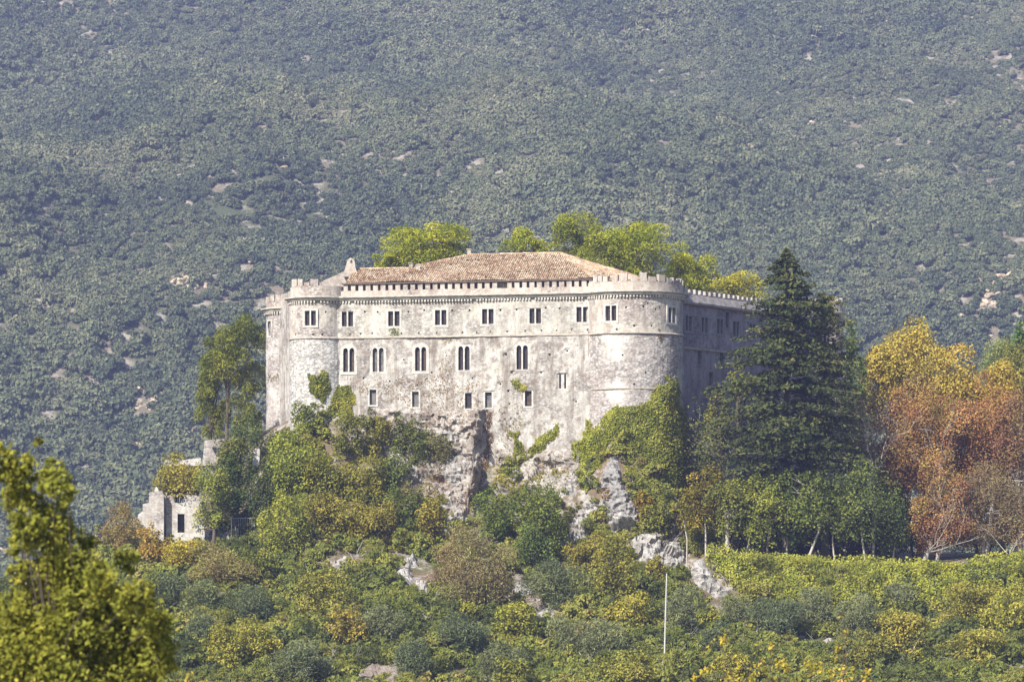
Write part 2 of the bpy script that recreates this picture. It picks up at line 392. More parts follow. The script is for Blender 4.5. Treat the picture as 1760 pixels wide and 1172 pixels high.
def wall(name, surf, u0, u1, v0, v1, ops, mat, parent, step=.5, depth=.5, rough=.06, kind=None, seed=0, v1f=None):
    """one sheet with true openings (reveals included); ops = [(ua,ub,va,vb)]"""
    def brk(a, b, xs):
        xs = sorted(set([round(q, 4) for q in xs if a < q < b] + [a, b])); out = []
        for p, q in zip(xs[:-1], xs[1:]):
            k = max(1, int(math.ceil((q - p) / step))); out += [p + (q - p) * i / k for i in range(k)]
        return np.array(out + [b])
    us = brk(u0, u1, [o[0] for o in ops] + [o[1] for o in ops]); vs = brk(v0, v1, [o[2] for o in ops] + [o[3] for o in ops])
    U, Vv = np.meshgrid(us, vs); nd = np.zeros_like(U)
    base = surf.map(U.ravel(), Vv.ravel(), 0.)
    nd = (fbm(base * .9, 4, 31 + seed) * rough * 1.6 + fbm(base * .12, 2, 77 + seed) * rough * 2.5).reshape(U.shape)
    for o in ops:
        k = (U >= o[0] - .02) & (U <= o[1] + .02) & (Vv >= o[2] - .02) & (Vv <= o[3] + .02); nd[k] = 0
    if v1f is not None:
        top = v1f(us); Vv = np.minimum(Vv, top[None, :] + 0 * Vv)
    V = surf.map(U.ravel(), Vv.ravel(), -nd.ravel())
    nx = len(us); Fq = grid_faces(nx, len(vs))
    cu = ((us[:-1] + us[1:]) / 2)[None, :] + 0 * vs[:-1, None]; cv = ((vs[:-1] + vs[1:]) / 2)[:, None] + 0 * us[None, :-1]
    keep = np.ones(cu.shape, bool)
    for o in ops: keep &= ~((cu > o[0]) & (cu < o[1]) & (cv > o[2]) & (cv < o[3]))
    Fq = Fq[keep.ravel()]
    Vs = [V]; Fs = [Fq]; n0 = len(V)
    for o in ops:
        c = [(o[0], o[2]), (o[1], o[2]), (o[1], o[3]), (o[0], o[3])]
        ring0 = surf.map(np.array([q[0] for q in c]), np.array([q[1] for q in c]), 0.); ring1 = surf.map(np.array([q[0] for q in c]), np.array([q[1] for q in c]), depth)
        Vs += [ring0, ring1]; Fs.append(np.array([[n0 + i, n0 + (i + 1) % 4, n0 + 4 + (i + 1) % 4, n0 + 4 + i] for i in range(4)])); n0 += 8
    me = npmesh(name, np.concatenate(Vs), np.concatenate(Fs), smooth=False)
    o = link(name, me, mat, parent)
    if kind: o['kind'] = kind
    return o

def sweep(name, surf, u0, u1, prof, mat, parent, step=.5, jit=.0, seed=0, vfun=None):
    """a moulding: prof = [(out, z)] swept along the wall"""
    k = max(2, int((u1 - u0) / step)); us = np.linspace(u0, u1, k + 1); Vs = []
    for o_, z_ in prof:
        dz = vfun(us) if vfun is not None else 0
        p = surf.map(us, z_ + dz + 0 * us, -o_)
        if jit: p = p + np.stack([fbm(p * 1.3, 2, seed)] * 3, -1) * np.array([jit, jit, jit])
        Vs.append(p)
    P = np.concatenate(Vs); nx = k + 1; Fq = []
    for j in range(len(prof) - 1):
        for i in range(k): Fq.append([j * nx + i, j * nx + i + 1, (j + 1) * nx + i + 1, (j + 1) * nx + i])
    return link(name, npmesh(name, P, np.array(Fq)), mat, parent)

def boxes(lst):
    """lst of (center, half, tangent, normal) -> V, F"""
    Vs = []; Fs = []; n0 = 0
    q = np.array([[-1, -1, -1], [1, -1, -1], [1, 1, -1], [-1, 1, -1], [-1, -1, 1], [1, -1, 1], [1, 1, 1], [-1, 1, 1]], float)
    fq = np.array([[0, 3, 2, 1], [4, 5, 6, 7], [0, 1, 5, 4], [1, 2, 6, 5], [2, 3, 7, 6], [3, 0, 4, 7]])
    for c, h, t, nn in lst:
        c = np.array(c); Mx = np.array([np.array(t) * h[0], np.array(nn) * h[1], np.array((0, 0, 1.)) * h[2]])
        Vs.append(c + q @ Mx); Fs.append(fq + n0); n0 += 8
    return np.concatenate(Vs), np.concatenate(Fs)

castle = empty('castle', (0, 400, 20), 'large pale stone castle with round corner towers and tiled roof on the rocky hilltop', 'castle')

# window descriptions -------------------------------------------------------
def frame_shape(w, h, lights, margin, top, arch_out=False, thick=.09):
    """flat plaster surround with its lights cut through, standing in XY, thickness along Z"""
    cu = bpy.data.curves.new('fr', 'CURVE'); cu.dimensions = '2D'; cu.fill_mode = 'BOTH'; cu.extrude = thick
    def poly(pts):
        s = cu.splines.new('POLY'); s.points.add(len(pts) - 1)
        for i, p in enumerate(pts): s.points[i].co = (p[0], p[1], 0, 1)
        s.use_cyclic_u = True
    x0, x1, y0, y1 = -w / 2 - margin, w / 2 + margin, -margin, h + top
    if arch_out:
        pts = [(x0, y0), (x1, y0), (x1, y1 - (x1 - x0) * .42)]
        for k in range(1, 9):
            a = math.pi * k / 9; pts.append(((x1 - x0) / 2 * math.cos(a), y1 - (x1 - x0) * .42 + (x1 - x0) * .42 * math.sin(a)))
        pts.append((x0, y1 - (x1 - x0) * .42)); poly(pts)
    else: poly([(x0, y0), (x1, y0), (x1, y1), (x0, y1)])
    for a, b, c, d, ar in lights:
        if ar:
            r = (b - a) / 2; m_ = (a + b) / 2; pts = [(a, c), (b, c)]
            for k in range(0, 9):
                t = math.pi * k / 8; pts.append((m_ + r * math.cos(t), d - r * 1.5 + r * 1.5 * math.sin(t) ** .8))
            poly(pts)
        else: poly([(a, c), (b, c), (b, d), (a, d)])
    ob = bpy.data.objects.new('tmp', cu); me = bpy.data.meshes.new_from_object(ob)
    bpy.data.objects.remove(ob); bpy.data.curves.remove(cu)
    return me
FR = {}
FR['pair'] = (1.42, 1.80, frame_shape(1.42, 1.80, [(-.71, -.09, 0, 1.8, 0), (.09, .71, 0, 1.8, 0)], .27, .27))
FR['arch'] = (1.40, 2.90, frame_shape(1.40, 2.90, [(-.70, -.09, 0, 2.9, 1), (.09, .70, 0, 2.9, 1)], .34, .52, True))
FR['single'] = (.84, 1.86, frame_shape(.84, 1.86, [(-.42, .42, 0, 1.86, 0)], .20, .16))
FR['slit'] = (.84, 1.75, frame_shape(.84, 1.75, [(-.42, -.20, 0, 1.75, 1), (.20, .42, 0, 1.75, 1)], .10, .10))
FR['door'] = (.92, 2.2, frame_shape(.92, 2.2, [(-.46, .46, 0, 2.2, 0)], .12, .12))
for k in FR: FR[k][2].materials.append(M['facade_low'] if k == 'slit' else M['frame'])
PANE = {}
def pane_mesh(w, h):
    V, Fq = boxes([((0, 0, h / 2), (w / 2 + .05, .04, h / 2 + .05), (1, 0, 0), (0, 1, 0))]); return npmesh('pane', V, Fq)
def window(surf, px, pyt, kind, parent, pane='pane', rec=.42):
    w_, h_, fm = FR[kind]
    if surf is sidew:
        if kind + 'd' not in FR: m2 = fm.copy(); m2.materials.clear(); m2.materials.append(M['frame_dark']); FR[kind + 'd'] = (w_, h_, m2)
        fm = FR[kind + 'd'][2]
    u = surf.u(px); vt = surf.v(px, pyt); v0 = vt - h_
    p, t, nn = surf.frame(u, v0, 0.)
    key = (kind, pane)
    if key not in PANE: PANE[key] = pane_mesh(w_, h_); PANE[key].materials.append(M[pane])
    po = parent.location
    pn = bpy.data.objects.new('window', PANE[key]); COL.objects.link(pn); pn.parent = parent
    R3 = Matrix((-t, nn, Vector((0, 0, 1)))).transposed()
    q = p - nn * rec; m1 = Matrix.Translation(q - po) @ R3.to_4x4(); pn.matrix_local = m1
    fo = bpy.data.objects.new('frame', fm); COL.objects.link(fo); fo.parent = pn
    R4 = Matrix((t, Vector((0, 0, 1)), nn)).transposed()    # XY plane of the frame stands up
    fo.matrix_local = m1.inverted() @ (Matrix.Translation(p - nn * .055 - po) @ R4.to_4x4())
    return (u - w_ / 2 - .04, u + w_ / 2 + .04, v0 - .04, v0 + h_ + .04)

def putlog(surf, pts, s=.11):
    r = []
    for px, py in pts:
        u = surf.u(px); v = surf.v(px, py); r.append((u - s, u + s, v - s, v + s))
    return r

ZS, ZC = 29.62, 34.62        # string course, cornice
# facade ---------------------------------------------------------------
ops_up = [window(facade, x, y, 'pair', castle, 'pane') for x, y in [(597.2, 535.7), (677, 535), (757.5, 533), (838.5, 531.2), (920, 530.2), (1000.8, 527.7)]]
ops_up += putlog(facade, [(627, 536), (649, 536), (702, 536), (729, 533), (777, 533), (807, 533), (860, 533), (888, 532), (938, 529), (962, 530), (602, 575), (620, 574), (640, 573), (690, 573),
                          (720, 572), (751, 572), (795, 571), (820, 571), (843, 570), (872, 570), (903, 569), (931, 568.5), (957, 568), (983, 567), (1010, 567)])
wall('front_wall', facade, 0, facade.L, ZS + .1, ZC, ops_up, M['facade'], castle, seed=1)
ops_lo = [window(facade, x, y, 'arch', castle, pn) for x, y, pn in [(599.4, 598.2, 'pane_brown'), (650, 597.8, 'pane_grey'), (723, 596.4, 'pane_brown'), (797.5, 595, 'pane'), (897.5, 593.5, 'pane')]]
ops_lo += [window(facade, x, y, 'single', castle, pn) for x, y, pn in [(641, 669.5, 'pane_grey'), (714, 673, 'pane_grey'), (805, 675.4, 'pane'), (839.5, 674, 'pane_grey'), (908, 671.5, 'pane_brown')]]
ops_lo += [window(facade, 967, 642.7, 'slit', castle)]
ops_lo += putlog(facade, [(694, 618), (975, 603), (874, 672), (876, 694), (717, 662), (812, 650), (930, 640), (880, 640), (742, 640), (670, 655), (625, 650), (990, 690), (860, 660), (945, 610), (870, 610)], .10)
wall('lower_wall', facade, 0, facade.L, 6, ZS - .0, ops_lo, M['facade_low'], castle, rough=.11, seed=2)
def mould(surf, u0, u1, seed=0, string=True, zc=ZC, parent=castle, corb=True):
    sweep('cornice', surf, u0, u1, [(.0, zc - .40), (.36, zc - .38), (.38, zc - .06), (.70, zc - .04), (.72, zc + .10), (.0, zc + .2)], M['cornice'], parent, .5, .03, seed)
    if string: sweep('string_course', surf, u0, u1, [(.0, ZS - .03), (.20, ZS), (.20, ZS + .06), (.0, ZS + .24)], M['string'], parent, .5, .05, seed + 3)
    if corb:
        lst = []; k = int((u1 - u0) / .38)
        for i in range(k):
            u = u0 + (i + .5) * (u1 - u0) / k; p, t, nn = surf.frame(u, zc - .53 + random.uniform(-.02, .02)); p = p + nn * .02
            if random.random() < .05: continue
            lst.append((p, (.10 * random.uniform(.8, 1.2), .27, .15 * random.uniform(.8, 1.1)), t, nn))
        V, Fq = boxes(lst); o = link('corbel_row', npmesh('corbel_row', V, Fq), M['cornice'], parent); o['kind'] = 'stuff'
mould(facade, .2, facade.L, 1)

MERL = {}
def merlon_mesh(w, d, h, top):
    """block with a worn, slightly swallow-tailed top"""
    x = w / 2; y = d / 2
    V = [(-x, -y, 0), (x, -y, 0), (x, y, 0), (-x, y, 0), (-x, -y, h), (0, -y, h - top), (x, -y, h * .97), (x, y, h * .96), (0, y, h - top), (-x, y, h)]
    V = [(a + random.uniform(-.02, .02), b + random.uniform(-.02, .02), c + random.uniform(-.03, .03)) for a, b, c in V]
    fs = [(0, 1, 6, 5, 4), (1, 2, 7, 6), (2, 3, 9, 8, 7), (3, 0, 4, 9), (4, 5, 8, 9), (5, 6, 7, 8)]
    me = bpy.data.meshes.new('merlon'); me.from_pydata(V, [], fs); me.materials.append(M['parapet']); return me
MM = [merlon_mesh(1, 1, 1, t) for t in (.12, .05, .0, .16, .08)]
def merlons(surf, us, z, w_, h_, d_=.42, parent=castle, inn=.25, hv=.12):
    for i, u in enumerate(us):
        h = h_[i % len(h_)] if isinstance(h_, (list, tuple)) else h_
        h *= random.uniform(1 - hv, 1 + hv * .3)
        p, t, nn = surf.frame(u, z, inn)
        o = bpy.data.objects.new('merlon', random.choice(MM)); COL.objects.link(o); o.parent = parent
        R3 = Matrix((t, -nn, Vector((0, 0, 1)))).transposed().to_4x4()
        o.matrix_local = Matrix.Translation(p - parent.location) @ R3 @ Matrix.Diagonal((w_ * random.uniform(.9, 1.1), d_, h, 1))
def parapet(surf, u0, u1, z0, z1, mat=None, parent=castle, name='parapet', thick=.45, inn=.02, jit=.03, vf=None):
    k = max(2, int((u1 - u0) / .5)); us = np.linspace(u0, u1, k + 1)
    top = z1 + (vf(us) if vf is not None else 0 * us)
    rows = [(inn, 0 * us + z0), (inn, top), (inn + thick, top), (inn + thick, 0 * us + z0)]
    P = np.concatenate([surf.map(us, zz, 0 * us + o_) for o_, zz in rows]); P = P + np.stack([0 * P[:, 0], 0 * P[:, 0], fbm(P * 1.7, 3, 8) * jit], -1)
    nx = k + 1; Fq = [[j * nx + i, j * nx + i + 1, (j + 1) * nx + i + 1, (j + 1) * nx + i] for j in range(3) for i in range(k)]
    return link(name, npmesh(name, P, np.array(Fq)), mat or M['parapet'], parent)
# facade parapet and merlons under the eaves
parapet(facade, .8, facade.L, ZC + .16, 35.45)
parapet(facade, 1.4, facade.L - .5, ZC + .16, 36.25, name='inner_parapet', thick=.3, inn=.95)
merlons(facade, [facade.u(594 + 12.8 * i) for i in range(34) if i not in (21,)], 35.42, .56, .80, .42, hv=.05)

# towers ----------------------------------------------------------------
def arcs(px0, px1, surf): return surf.u(px0), surf.u(px1)
o1 = [window(tL, 533.4, 534, 'pair', castle)] + putlog(tL, [(502.5, 536), (550, 524), (560, 536), (538, 575), (554, 575), (508, 575)])
wall('round_tower', tL, -tL.L / 2, tL.L / 2, ZS + .1, ZC, o1, M['tower'], castle, seed=3)
wall('round_tower', tL, -tL.L / 2, tL.L / 2, 8, ZS, [], M['white_render'], castle, seed=4)
mould(tL, -tL.L / 2, tL.L / 2, 5)
parapet(tL, -tL.L * .42, tL.L * .42, ZC + .16, 36.05, jit=.1)
# two broad crumbling merlons and the sloping ruined wall
merlons(tL, [tL.u(505.5)], 36.0, 1.15, 1.05, .5); merlons(tL, [tL.u(516)], 36.0, .8, .95, .5); merlons(tL, [tL.u(527)], 36.0, .8, .55, .5); merlons(tL, [tL.u(540)], 36.0, .95, 1.05, .5)
def slope_block(px0, px1, tops, Y, z0, thick, name, mat, parent):
    """masonry with a stepped top: tops = [(px, py)]"""
    pts = [(px, (HZ - py) / F * Y) for px, py in tops]
    fr = [((p - 880) / F * Y, Y, z) for p, z in pts]; bk = [(x, Y + thick, z) for x, _, z in fr]
    fr0 = [(x, Y, z0) for x, _, z in fr]; bk0 = [(x, Y + thick, z0) for x, _, z in fr]; n_ = len(fr)
    V = fr0 + fr + bk + bk0; fs = []
    for i in range(n_ - 1):
        for j in range(3): fs.append((j * n_ + i, j * n_ + i + 1, (j + 1) * n_ + i + 1, (j + 1) * n_ + i))
    fs += [(0, n_, 2 * n_, 3 * n_), (n_ - 1, 2 * n_ - 1, 3 * n_ - 1, 4 * n_ - 1)]
    me = bpy.data.meshes.new(name); me.from_pydata(V, [], fs); return link(name, me, mat, parent)
slope_block(0, 0, [(549, 486), (553, 484), (560, 482), (566, 481), (572, 478), (573, 479), (580, 479.5), (582, 487), (586, 492)], 405.9, 34.7, .7, 'ruined_parapet', M['parapet'], castle)
slope_block(0, 0, [(556, 482), (566, 478), (578, 473), (590, 467), (600, 463.5), (616, 462)], 409.5, 34.7, .6, 'gable_wall', M['parapet'], castle)

o1 = [window(tR, 1050, 525.4, 'pair', castle), window(tR, 1155, 528.8, 'pair', castle)]
o1 += putlog(tR, [(1076, 528), (1106, 527), (1134, 528), (1113, 521), (1127, 532), (1090, 560), (1060, 566), (1120, 560)])
wall('round_tower', tR, -tR.L / 2, tR.L / 2, ZS + .1, ZC, o1, M['tower'], castle, seed=6)
wall('round_tower', tR, -tR.L / 2, tR.L / 2, 5, ZS, putlog(tR, [(1070, 610), (1110, 640), (1140, 620), (1150, 660), (1090, 660)]), M['tower_white'], castle, seed=8, rough=.08)
mould(tR, -tR.L * .36, tR.L * .36, 7)
parapet(tR, -tR.L * .45, tR.L * .45, ZC + .16, 35.85)
usR = [tR.u(p) for p in (1024.5, 1033.5, 1041, 1057, 1072.5, 1089.5, 1106.5, 1121.5, 1138.5, 1151, 1158, 1163)]; 
for p, h, ww in [(1023, .95, .7), (1031, .8, .55), (1040, .75, .6), (1056.5, .82, .8), (1072.5, 1.2, .8), (1089.5, .75, .8), (1106, 1.12, .85), (1121.5, .62, .95), (1138, .98, .85), (1151, .58, .75), (1160, .7, .6), (1166.5, .6, .7), (1171.5, .75, .6)]:
    merlons(tR, [tR.u(p)], 35.83, ww, h, .5, hv=.10)
merlons(tR, [tR.R * a for a in (1.62, 1.8, 1.98, 2.16, 2.34)], 35.83, .8, [.7, .9], .5)
sweep('string_course', tR, tR.u(1015), tR.u(1130), [(.0, 22.95), (.10, 23.0), (.10, 23.1), (.0, 23.16)], M['string'], castle, .5, .03, 3)

o1 = [window(tF, 463, 552, 'single', castle, 'pane')]
wall('round_tower', tF, -tF.L / 2, tF.L / 2, 8, ZC, o1, M['tower_white'], castle, seed=9, rough=.08)
mould(tF, -tF.L / 2, tF.L / 2, 9, False)
parapet(tF, -tF.L * .5, tF.L * .5, ZC + .16, 35.5)
merlons(tF, [tF.u(p) for p in (456.5, 461, 468, 477, 487, 497)], 35.48, .75, [.9, .75, 1.0], .5)
wall('round_tower', tE, -tE.L / 2, tE.L / 2, 2, ZC + .4, [], M['tower'], castle, seed=10)
parapet(tE, -tE.L * .5, tE.L * .5, ZC + .4, 36.0)
merlons(tE, [tE.R * a for a in (-1.6, -1.1, -.6, -.1, .4, .9, 1.4)], 35.98, .75, [.9, .7], .45)
sweep('cornice', tE, -tE.L / 2, tE.L / 2, [(.0, ZC), (.3, ZC + .3), (.3, ZC + .4), (0, ZC + .45)], M['cornice'], castle)

# shaded wing running back on the right
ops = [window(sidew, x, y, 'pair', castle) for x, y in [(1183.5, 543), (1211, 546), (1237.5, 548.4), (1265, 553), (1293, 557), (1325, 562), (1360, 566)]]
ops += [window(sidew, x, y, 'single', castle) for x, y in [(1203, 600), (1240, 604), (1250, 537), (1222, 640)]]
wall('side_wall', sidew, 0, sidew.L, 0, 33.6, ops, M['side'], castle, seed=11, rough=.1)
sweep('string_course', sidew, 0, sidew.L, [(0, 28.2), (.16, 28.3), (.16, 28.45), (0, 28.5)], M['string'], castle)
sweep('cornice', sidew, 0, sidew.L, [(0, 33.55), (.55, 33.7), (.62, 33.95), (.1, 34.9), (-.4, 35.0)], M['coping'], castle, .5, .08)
wall('left_wall', leftw, 0, leftw.L, 6, ZC + .1, [], M['facade_low'], castle, seed=12)
parapet(leftw, 0, leftw.L, ZC + .1, 35.5)
merlons(leftw, [1 + 1.2 * i for i in range(int(leftw.L / 1.2))], 35.48, .7, .8, .45)
wall('back_wall', backw, 0, backw.L, 6, 33.8, [], M['facade_low'], castle, step=2, seed=13)
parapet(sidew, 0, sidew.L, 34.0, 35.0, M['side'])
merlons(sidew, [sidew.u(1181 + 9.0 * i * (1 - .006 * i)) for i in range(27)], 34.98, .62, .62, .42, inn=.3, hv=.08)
# unseen deck inside the parapets, added to block light
me = bpy.data.meshes.new('light_block_mesh')
dk = [(cL[0], cL[1], 33.5), (A[0] + .5, A[1] + .6, 33.5), (B[0], B[1] + .6, 33.5), (cR[0], cR[1], 33.5), (RB[0] - 1, RB[1], 33.5), (cF[0], cF[1], 33.5)]
me.from_pydata(dk, [], [tuple(range(6))]); link('light_block_deck', me, M['coping'], castle)

# main roof --------------------------------------------------------------
n2 = facade.n; t2 = facade.t
def fw(u, d, z): p = facade.map(u, z, d); return Vector(p)
ZE = 36.42; KP = .48; E0 = .25
uL, uRr = facade.u(592), facade.u(1019)
def onplane(px, d):                 # point of the front slope seen at photo column px, d behind the eaves
    z = ZE + KP * d; lo, hi = -5., 60.
    for _ in range(40):
        mid = (lo + hi) / 2; p = fw(mid, E0 + d, z)
        if ppx(p[0], p[1]) < px: lo = mid
        else: hi = mid
    return fw(mid, E0 + d, z)
e0 = fw(uL, E0, ZE); e1 = fw(uRr, E0, ZE)
w0 = onplane(607, 4.3); w1 = onplane(700, 4.3); r0 = onplane(808, 8.2); r1 = onplane(963, 8.2); mid_ = onplane(745, 6.1)
hb = e1 + Vector((sidew.t[0], sidew.t[1], 0)) * 19.0       # back right corner
eb0 = fw(uL + 1.5, E0 + 9.5, ZE - .1)
roof_polys = [[e0, e1, r1, r0, mid_, w1, w0], [e1, hb, r1]]
back = [fw(uL + 2, E0 + 17, ZE)]
rf = []; fs = []
for pl in roof_polys + [[w0, w1, fw(facade.u(700), E0 + 8.8, ZE - .2), eb0], [e0, w0, eb0], [w1, mid_, r0, fw(facade.u(800), 17, ZE), fw(facade.u(690), 9, ZE)], [r0, r1, hb, fw(facade.u(800), 17, ZE)]]:
    fs.append(tuple(range(len(rf), len(rf) + len(pl)))); rf += [tuple(p + Vector((0, 0, -.07))) for p in pl]
me = bpy.data.meshes.new('roof'); me.from_pydata(rf, [], fs); roof = link('roof', me, M['roof_base'], castle)
# eaves board and the shadow line beneath
def bar(a, b, h, d, name, mat, parent):
    a = Vector(a); b = Vector(b); t = (b - a).normalized(); nn = Vector((t.y, -t.x, 0)).normalized(); c = (a + b) / 2
    V, Fq = boxes([(c, (((b - a).length) / 2, d, h), t, nn)]); return link(name, npmesh(name, V, Fq), mat, parent)
bar(e0 + Vector((-.3, .1, -.13)), e1 + Vector((0, .1, -.13)), .08, .45, 'eaves_board', M['bark'], castle)
bar(e1 + Vector((0, 0, -.13)), hb + Vector((0, 0, -.13)), .08, .3, 'eaves_board', M['bark'], castle)
def tiles(poly, up, along, parent, seed, rowp=.27, cour=.42):
    """half-round tiles laid in rows down one slope; joined (thousands, too small to tell apart)"""
    rg = np.random.default_rng(seed); P = np.array([tuple(p) for p in poly]); o = P[0]; a = np.array(along); u_ = np.array(up); nrm = np.cross(a, u_); nrm /= np.linalg.norm(nrm)
    if nrm[2] < 0: nrm = -nrm
    q = np.stack([(P - o) @ a, (P - o) @ u_], 1); mn, mxx = q.min(0), q.max(0)
    xs = np.arange(mn[0], mxx[0], rowp); ys = np.arange(mn[1] - .1, mxx[1], cour)
    X, Yg = np.meshgrid(xs, ys); X = X.ravel() + rg.normal(0, .015, X.size); Yg = Yg.ravel() + rg.normal(0, .03, X.size)
    k = in_poly(X, Yg + .2, [tuple(v) for v in q]) & (rg.random(X.size) > .01); X = X[k]; Yg = Yg[k]; n_ = len(X)
    c = o + X[:, None] * a + Yg[:, None] * u_
    c = c + nrm * (fbm(c * .22, 3, 6) * .28)[:, None]
    prof = [(-.125, 0), (-.075, .075), (0, .105), (.075, .075), (.125, 0)]; Vs = []
    for end, (ln, lift) in enumerate([(-.04, .045), (.46, .01)]):
        for s_, h_ in prof: Vs.append(c + a * s_ * (1.05 - .15 * end) + nrm * (h_ + lift) + u_ * ln + rg.normal(0, .008, (n_, 3)))
    V = np.stack(Vs, 1).reshape(-1, 3); b = (np.arange(n_) * 10)[:, None]
    Fq = np.concatenate([b + np.array([[i, i + 1, i + 6, i + 5]]) for i in range(4)], 0)
    r = np.tile(np.clip(rg.normal(.5, .3, n_) + .5 * fbm(c * .6, 3, 4), 0, 1), 4)
    ob = link('roof_tiles', npmesh('roof_tiles', V, Fq, r), M['tile'], parent, (0, 0, 0) if parent.type != 'EMPTY' else None); ob['kind'] = 'stuff'; return ob
al = (e1 - e0).normalized(); upv = (r0 - e0) - al * (r0 - e0).dot(al); upv.normalize()
tiles(roof_polys[0], upv, al, roof, 1)
al2 = (hb - e1).normalized(); up2 = (r1 - e1) - al2 * (r1 - e1).dot(al2); up2.normalize()
tiles(roof_polys[1], up2, al2, roof, 2)
for a_, b_ in ((r0, r1), (r1, e1), (r1, hb), (w0, w1), (w1, mid_), (mid_, r0)):
    d_ = (b_ - a_); L_ = d_.length; d_.normalize(); lst = []; s_ = d_.cross(Vector((0, 0, 1))).normalized()
    for i in range(int(L_ / .42)):
        c_ = a_ + d_ * (i + .5) * .42 + Vector((0, 0, .1 + random.uniform(-.02, .02))); lst.append((c_, (.22, .13, .07), d_, s_))
    V, Fq = boxes(lst); ob = link('ridge_tiles', npmesh('ridge_tiles', V, Fq, RNG.random(len(Fq))), M['tile'], roof, (0, 0, 0)); ob['kind'] = 'stuff'
# small chimneys on the slope, and the arched bell-cote at the left end
for px, d in [(706, 4.2), (719, 3.7), (806, 8.3)]:
    p = onplane(px, d); V, Fq = boxes([(p + Vector((0, 0, .25)), (.22, .2, .35), (1, 0, 0), (0, 1, 0)), (p + Vector((0, 0, .66)), (.3, .28, .06), (1, 0, 0), (0, 1, 0))])
    link('chimney', npmesh('chimney', V, Fq), M['parapet'], roof, (0, 0, 0))
cu = bpy.data.curves.new('bc', 'CURVE'); cu.dimensions = '2D'; cu.fill_mode = 'BOTH'; cu.extrude = .35
Yb = 409.0; sc_ = Yb / F
def pl2(pts):
    s = cu.splines.new('POLY'); s.points.add(len(pts) - 1)
    for i, p in enumerate(pts): s.points[i].co = ((p[0] - 602.5) * sc_, (470 - p[1]) * sc_, 0, 1)
    s.use_cyclic_u = True
pl2([(590, 476), (616, 476), (613, 466), (611, 460), (609.5, 449), (606, 445), (603, 443.4), (600, 445), (597, 449), (594, 460), (592, 466)])
pl2([(602.3, 453), (606, 453), (606, 449), (604.2, 447), (602.3, 449)])
ob = bpy.data.objects.new('tmp', cu); me = bpy.data.meshes.new_from_object(ob); bpy.data.objects.remove(ob)
me.transform(Matrix.Rotation(math.radians(90), 4, 'X')); me.transform(Matrix.Translation(Vector(pw(602.5, 470, Yb))))
link('bell_cote', me, M['parapet'], castle)
# drainpipes and dark crevices
def tube_np(pts, rads, sides=6):
    pts = [Vector(p) for p in pts]; V = []; Fq = []
    for i, p in enumerate(pts):
        d = (pts[min(i + 1, len(pts) - 1)] - pts[max(i - 1, 0)]).normalized()
        s = d.cross(Vector((0.31, 0.11, .94) if abs(d.z) < .9 else (1, 0.1, 0))).normalized(); t = d.cross(s)
        for k in range(sides):
            a = 2 * math.pi * k / sides; V.append(tuple(p + (s * math.cos(a) + t * math.sin(a)) * rads[i]))
    for i in range(len(pts) - 1):
        for k in range(sides): Fq.append([i * sides + k, i * sides + (k + 1) % sides, (i + 1) * sides + (k + 1) % sides, (i + 1) * sides + k])
    return V, Fq
def join_tubes(lst, sides=6):
    Vs = []; Fs = []; n0 = 0
    for pts, rads in lst:
        V, Fq = tube_np(pts, rads, sides); Vs += V; Fs += [[q + n0 for q in f] for f in Fq]; n0 += len(V)
    return npmesh('t', np.array(Vs), np.array(Fs), smooth=True)
u_ = facade.u(1011.5); p1, _, nn = facade.frame(u_, 30.2); p2, _, _ = facade.frame(u_, 26.3)
link('drainpipe', join_tubes([([p1 + nn * .1, p2 + nn * .1], [.06, .06])]), M['corbel'], castle)
# ------------------------------------------------------------------ ray surface: where a photo pixel meets hill or walls
SV = [TV]; SF = [TF]; n0 = len(TV)
for o in list(castle.children):
    if o.type == 'MESH' and o.name.split('.')[0] in ('front_wall', 'lower_wall', 'round_tower', 'side_wall', 'left_wall'):
        me = o.data; v = np.empty(len(me.vertices) * 3); me.vertices.foreach_get('co', v); v = v.reshape(-1, 3)
        f = np.empty(len(me.loops), dtype=np.int32); me.loops.foreach_get('vertex_index', f); f = f.reshape(-1, 4)
        SV.append(v); SF.append(f + n0); n0 += len(v)
AV = np.concatenate(SV); AF = np.concatenate(SF)
bvh = BVHTree.FromPolygons(AV.tolist(), AF.tolist())
bvh_g = BVHTree.FromPolygons(TV.tolist(), TF.tolist())
def hit(px, py, tree=None):
    d = Vector(((px - 880) / F, 1.0, (HZ - py) / F)).normalized()
    loc, nor, idx, dist = (tree or bvh).ray_cast(Vector((0, 0, 0)) + d * 150, d, 500)
    return (loc, nor) if loc is not None and loc.y < 500 else (None, None)
def gz(x, y):
    loc, nor, idx, dist = bvh_g.ray_cast(Vector((x, y, 200)), Vector((0, 0, -1)), 500)
    return loc.z if loc is not None else -20.

# ------------------------------------------------------------------ leaves
def leaf_quads(C, Nn, size, aspect, rg):
    n_ = len(C); r = rg.normal(size=(n_, 3)); Nn = Nn / (np.linalg.norm(Nn, axis=1, keepdims=True) + 1e-9)
    t = np.cross(Nn, r); t /= np.linalg.norm(t, axis=1, keepdims=True) + 1e-9; b = np.cross(Nn, t)
    s = (size * rg.uniform(.6, 1.35, n_))[:, None]
    V = np.stack([C - t * s, C + b * s * aspect - t * s * .1, C + t * s, C - b * s * aspect + t * s * .1], 1).reshape(-1, 3)
    return V, np.arange(n_ * 4).reshape(-1, 4)

KIND = {   # leaf half length, aspect, lobe size, cover density, trunk material
 'green': (.145, .62, .32, 1.35), 'yellowgreen': (.145, .62, .32, 1.35), 'dark': (.14, .6, .32, 1.5), 'olive': (.20, .20, .42, 1.7), 'pine': (.24, .22, .30, 1.9),
 'yellow': (.16, .7, .30, 1.6), 'rust': (.14, .55, .28, 1.3), 'brown': (.16, .30, .36, 1.2), 'gold': (.14, .55, .34, 1.4)}

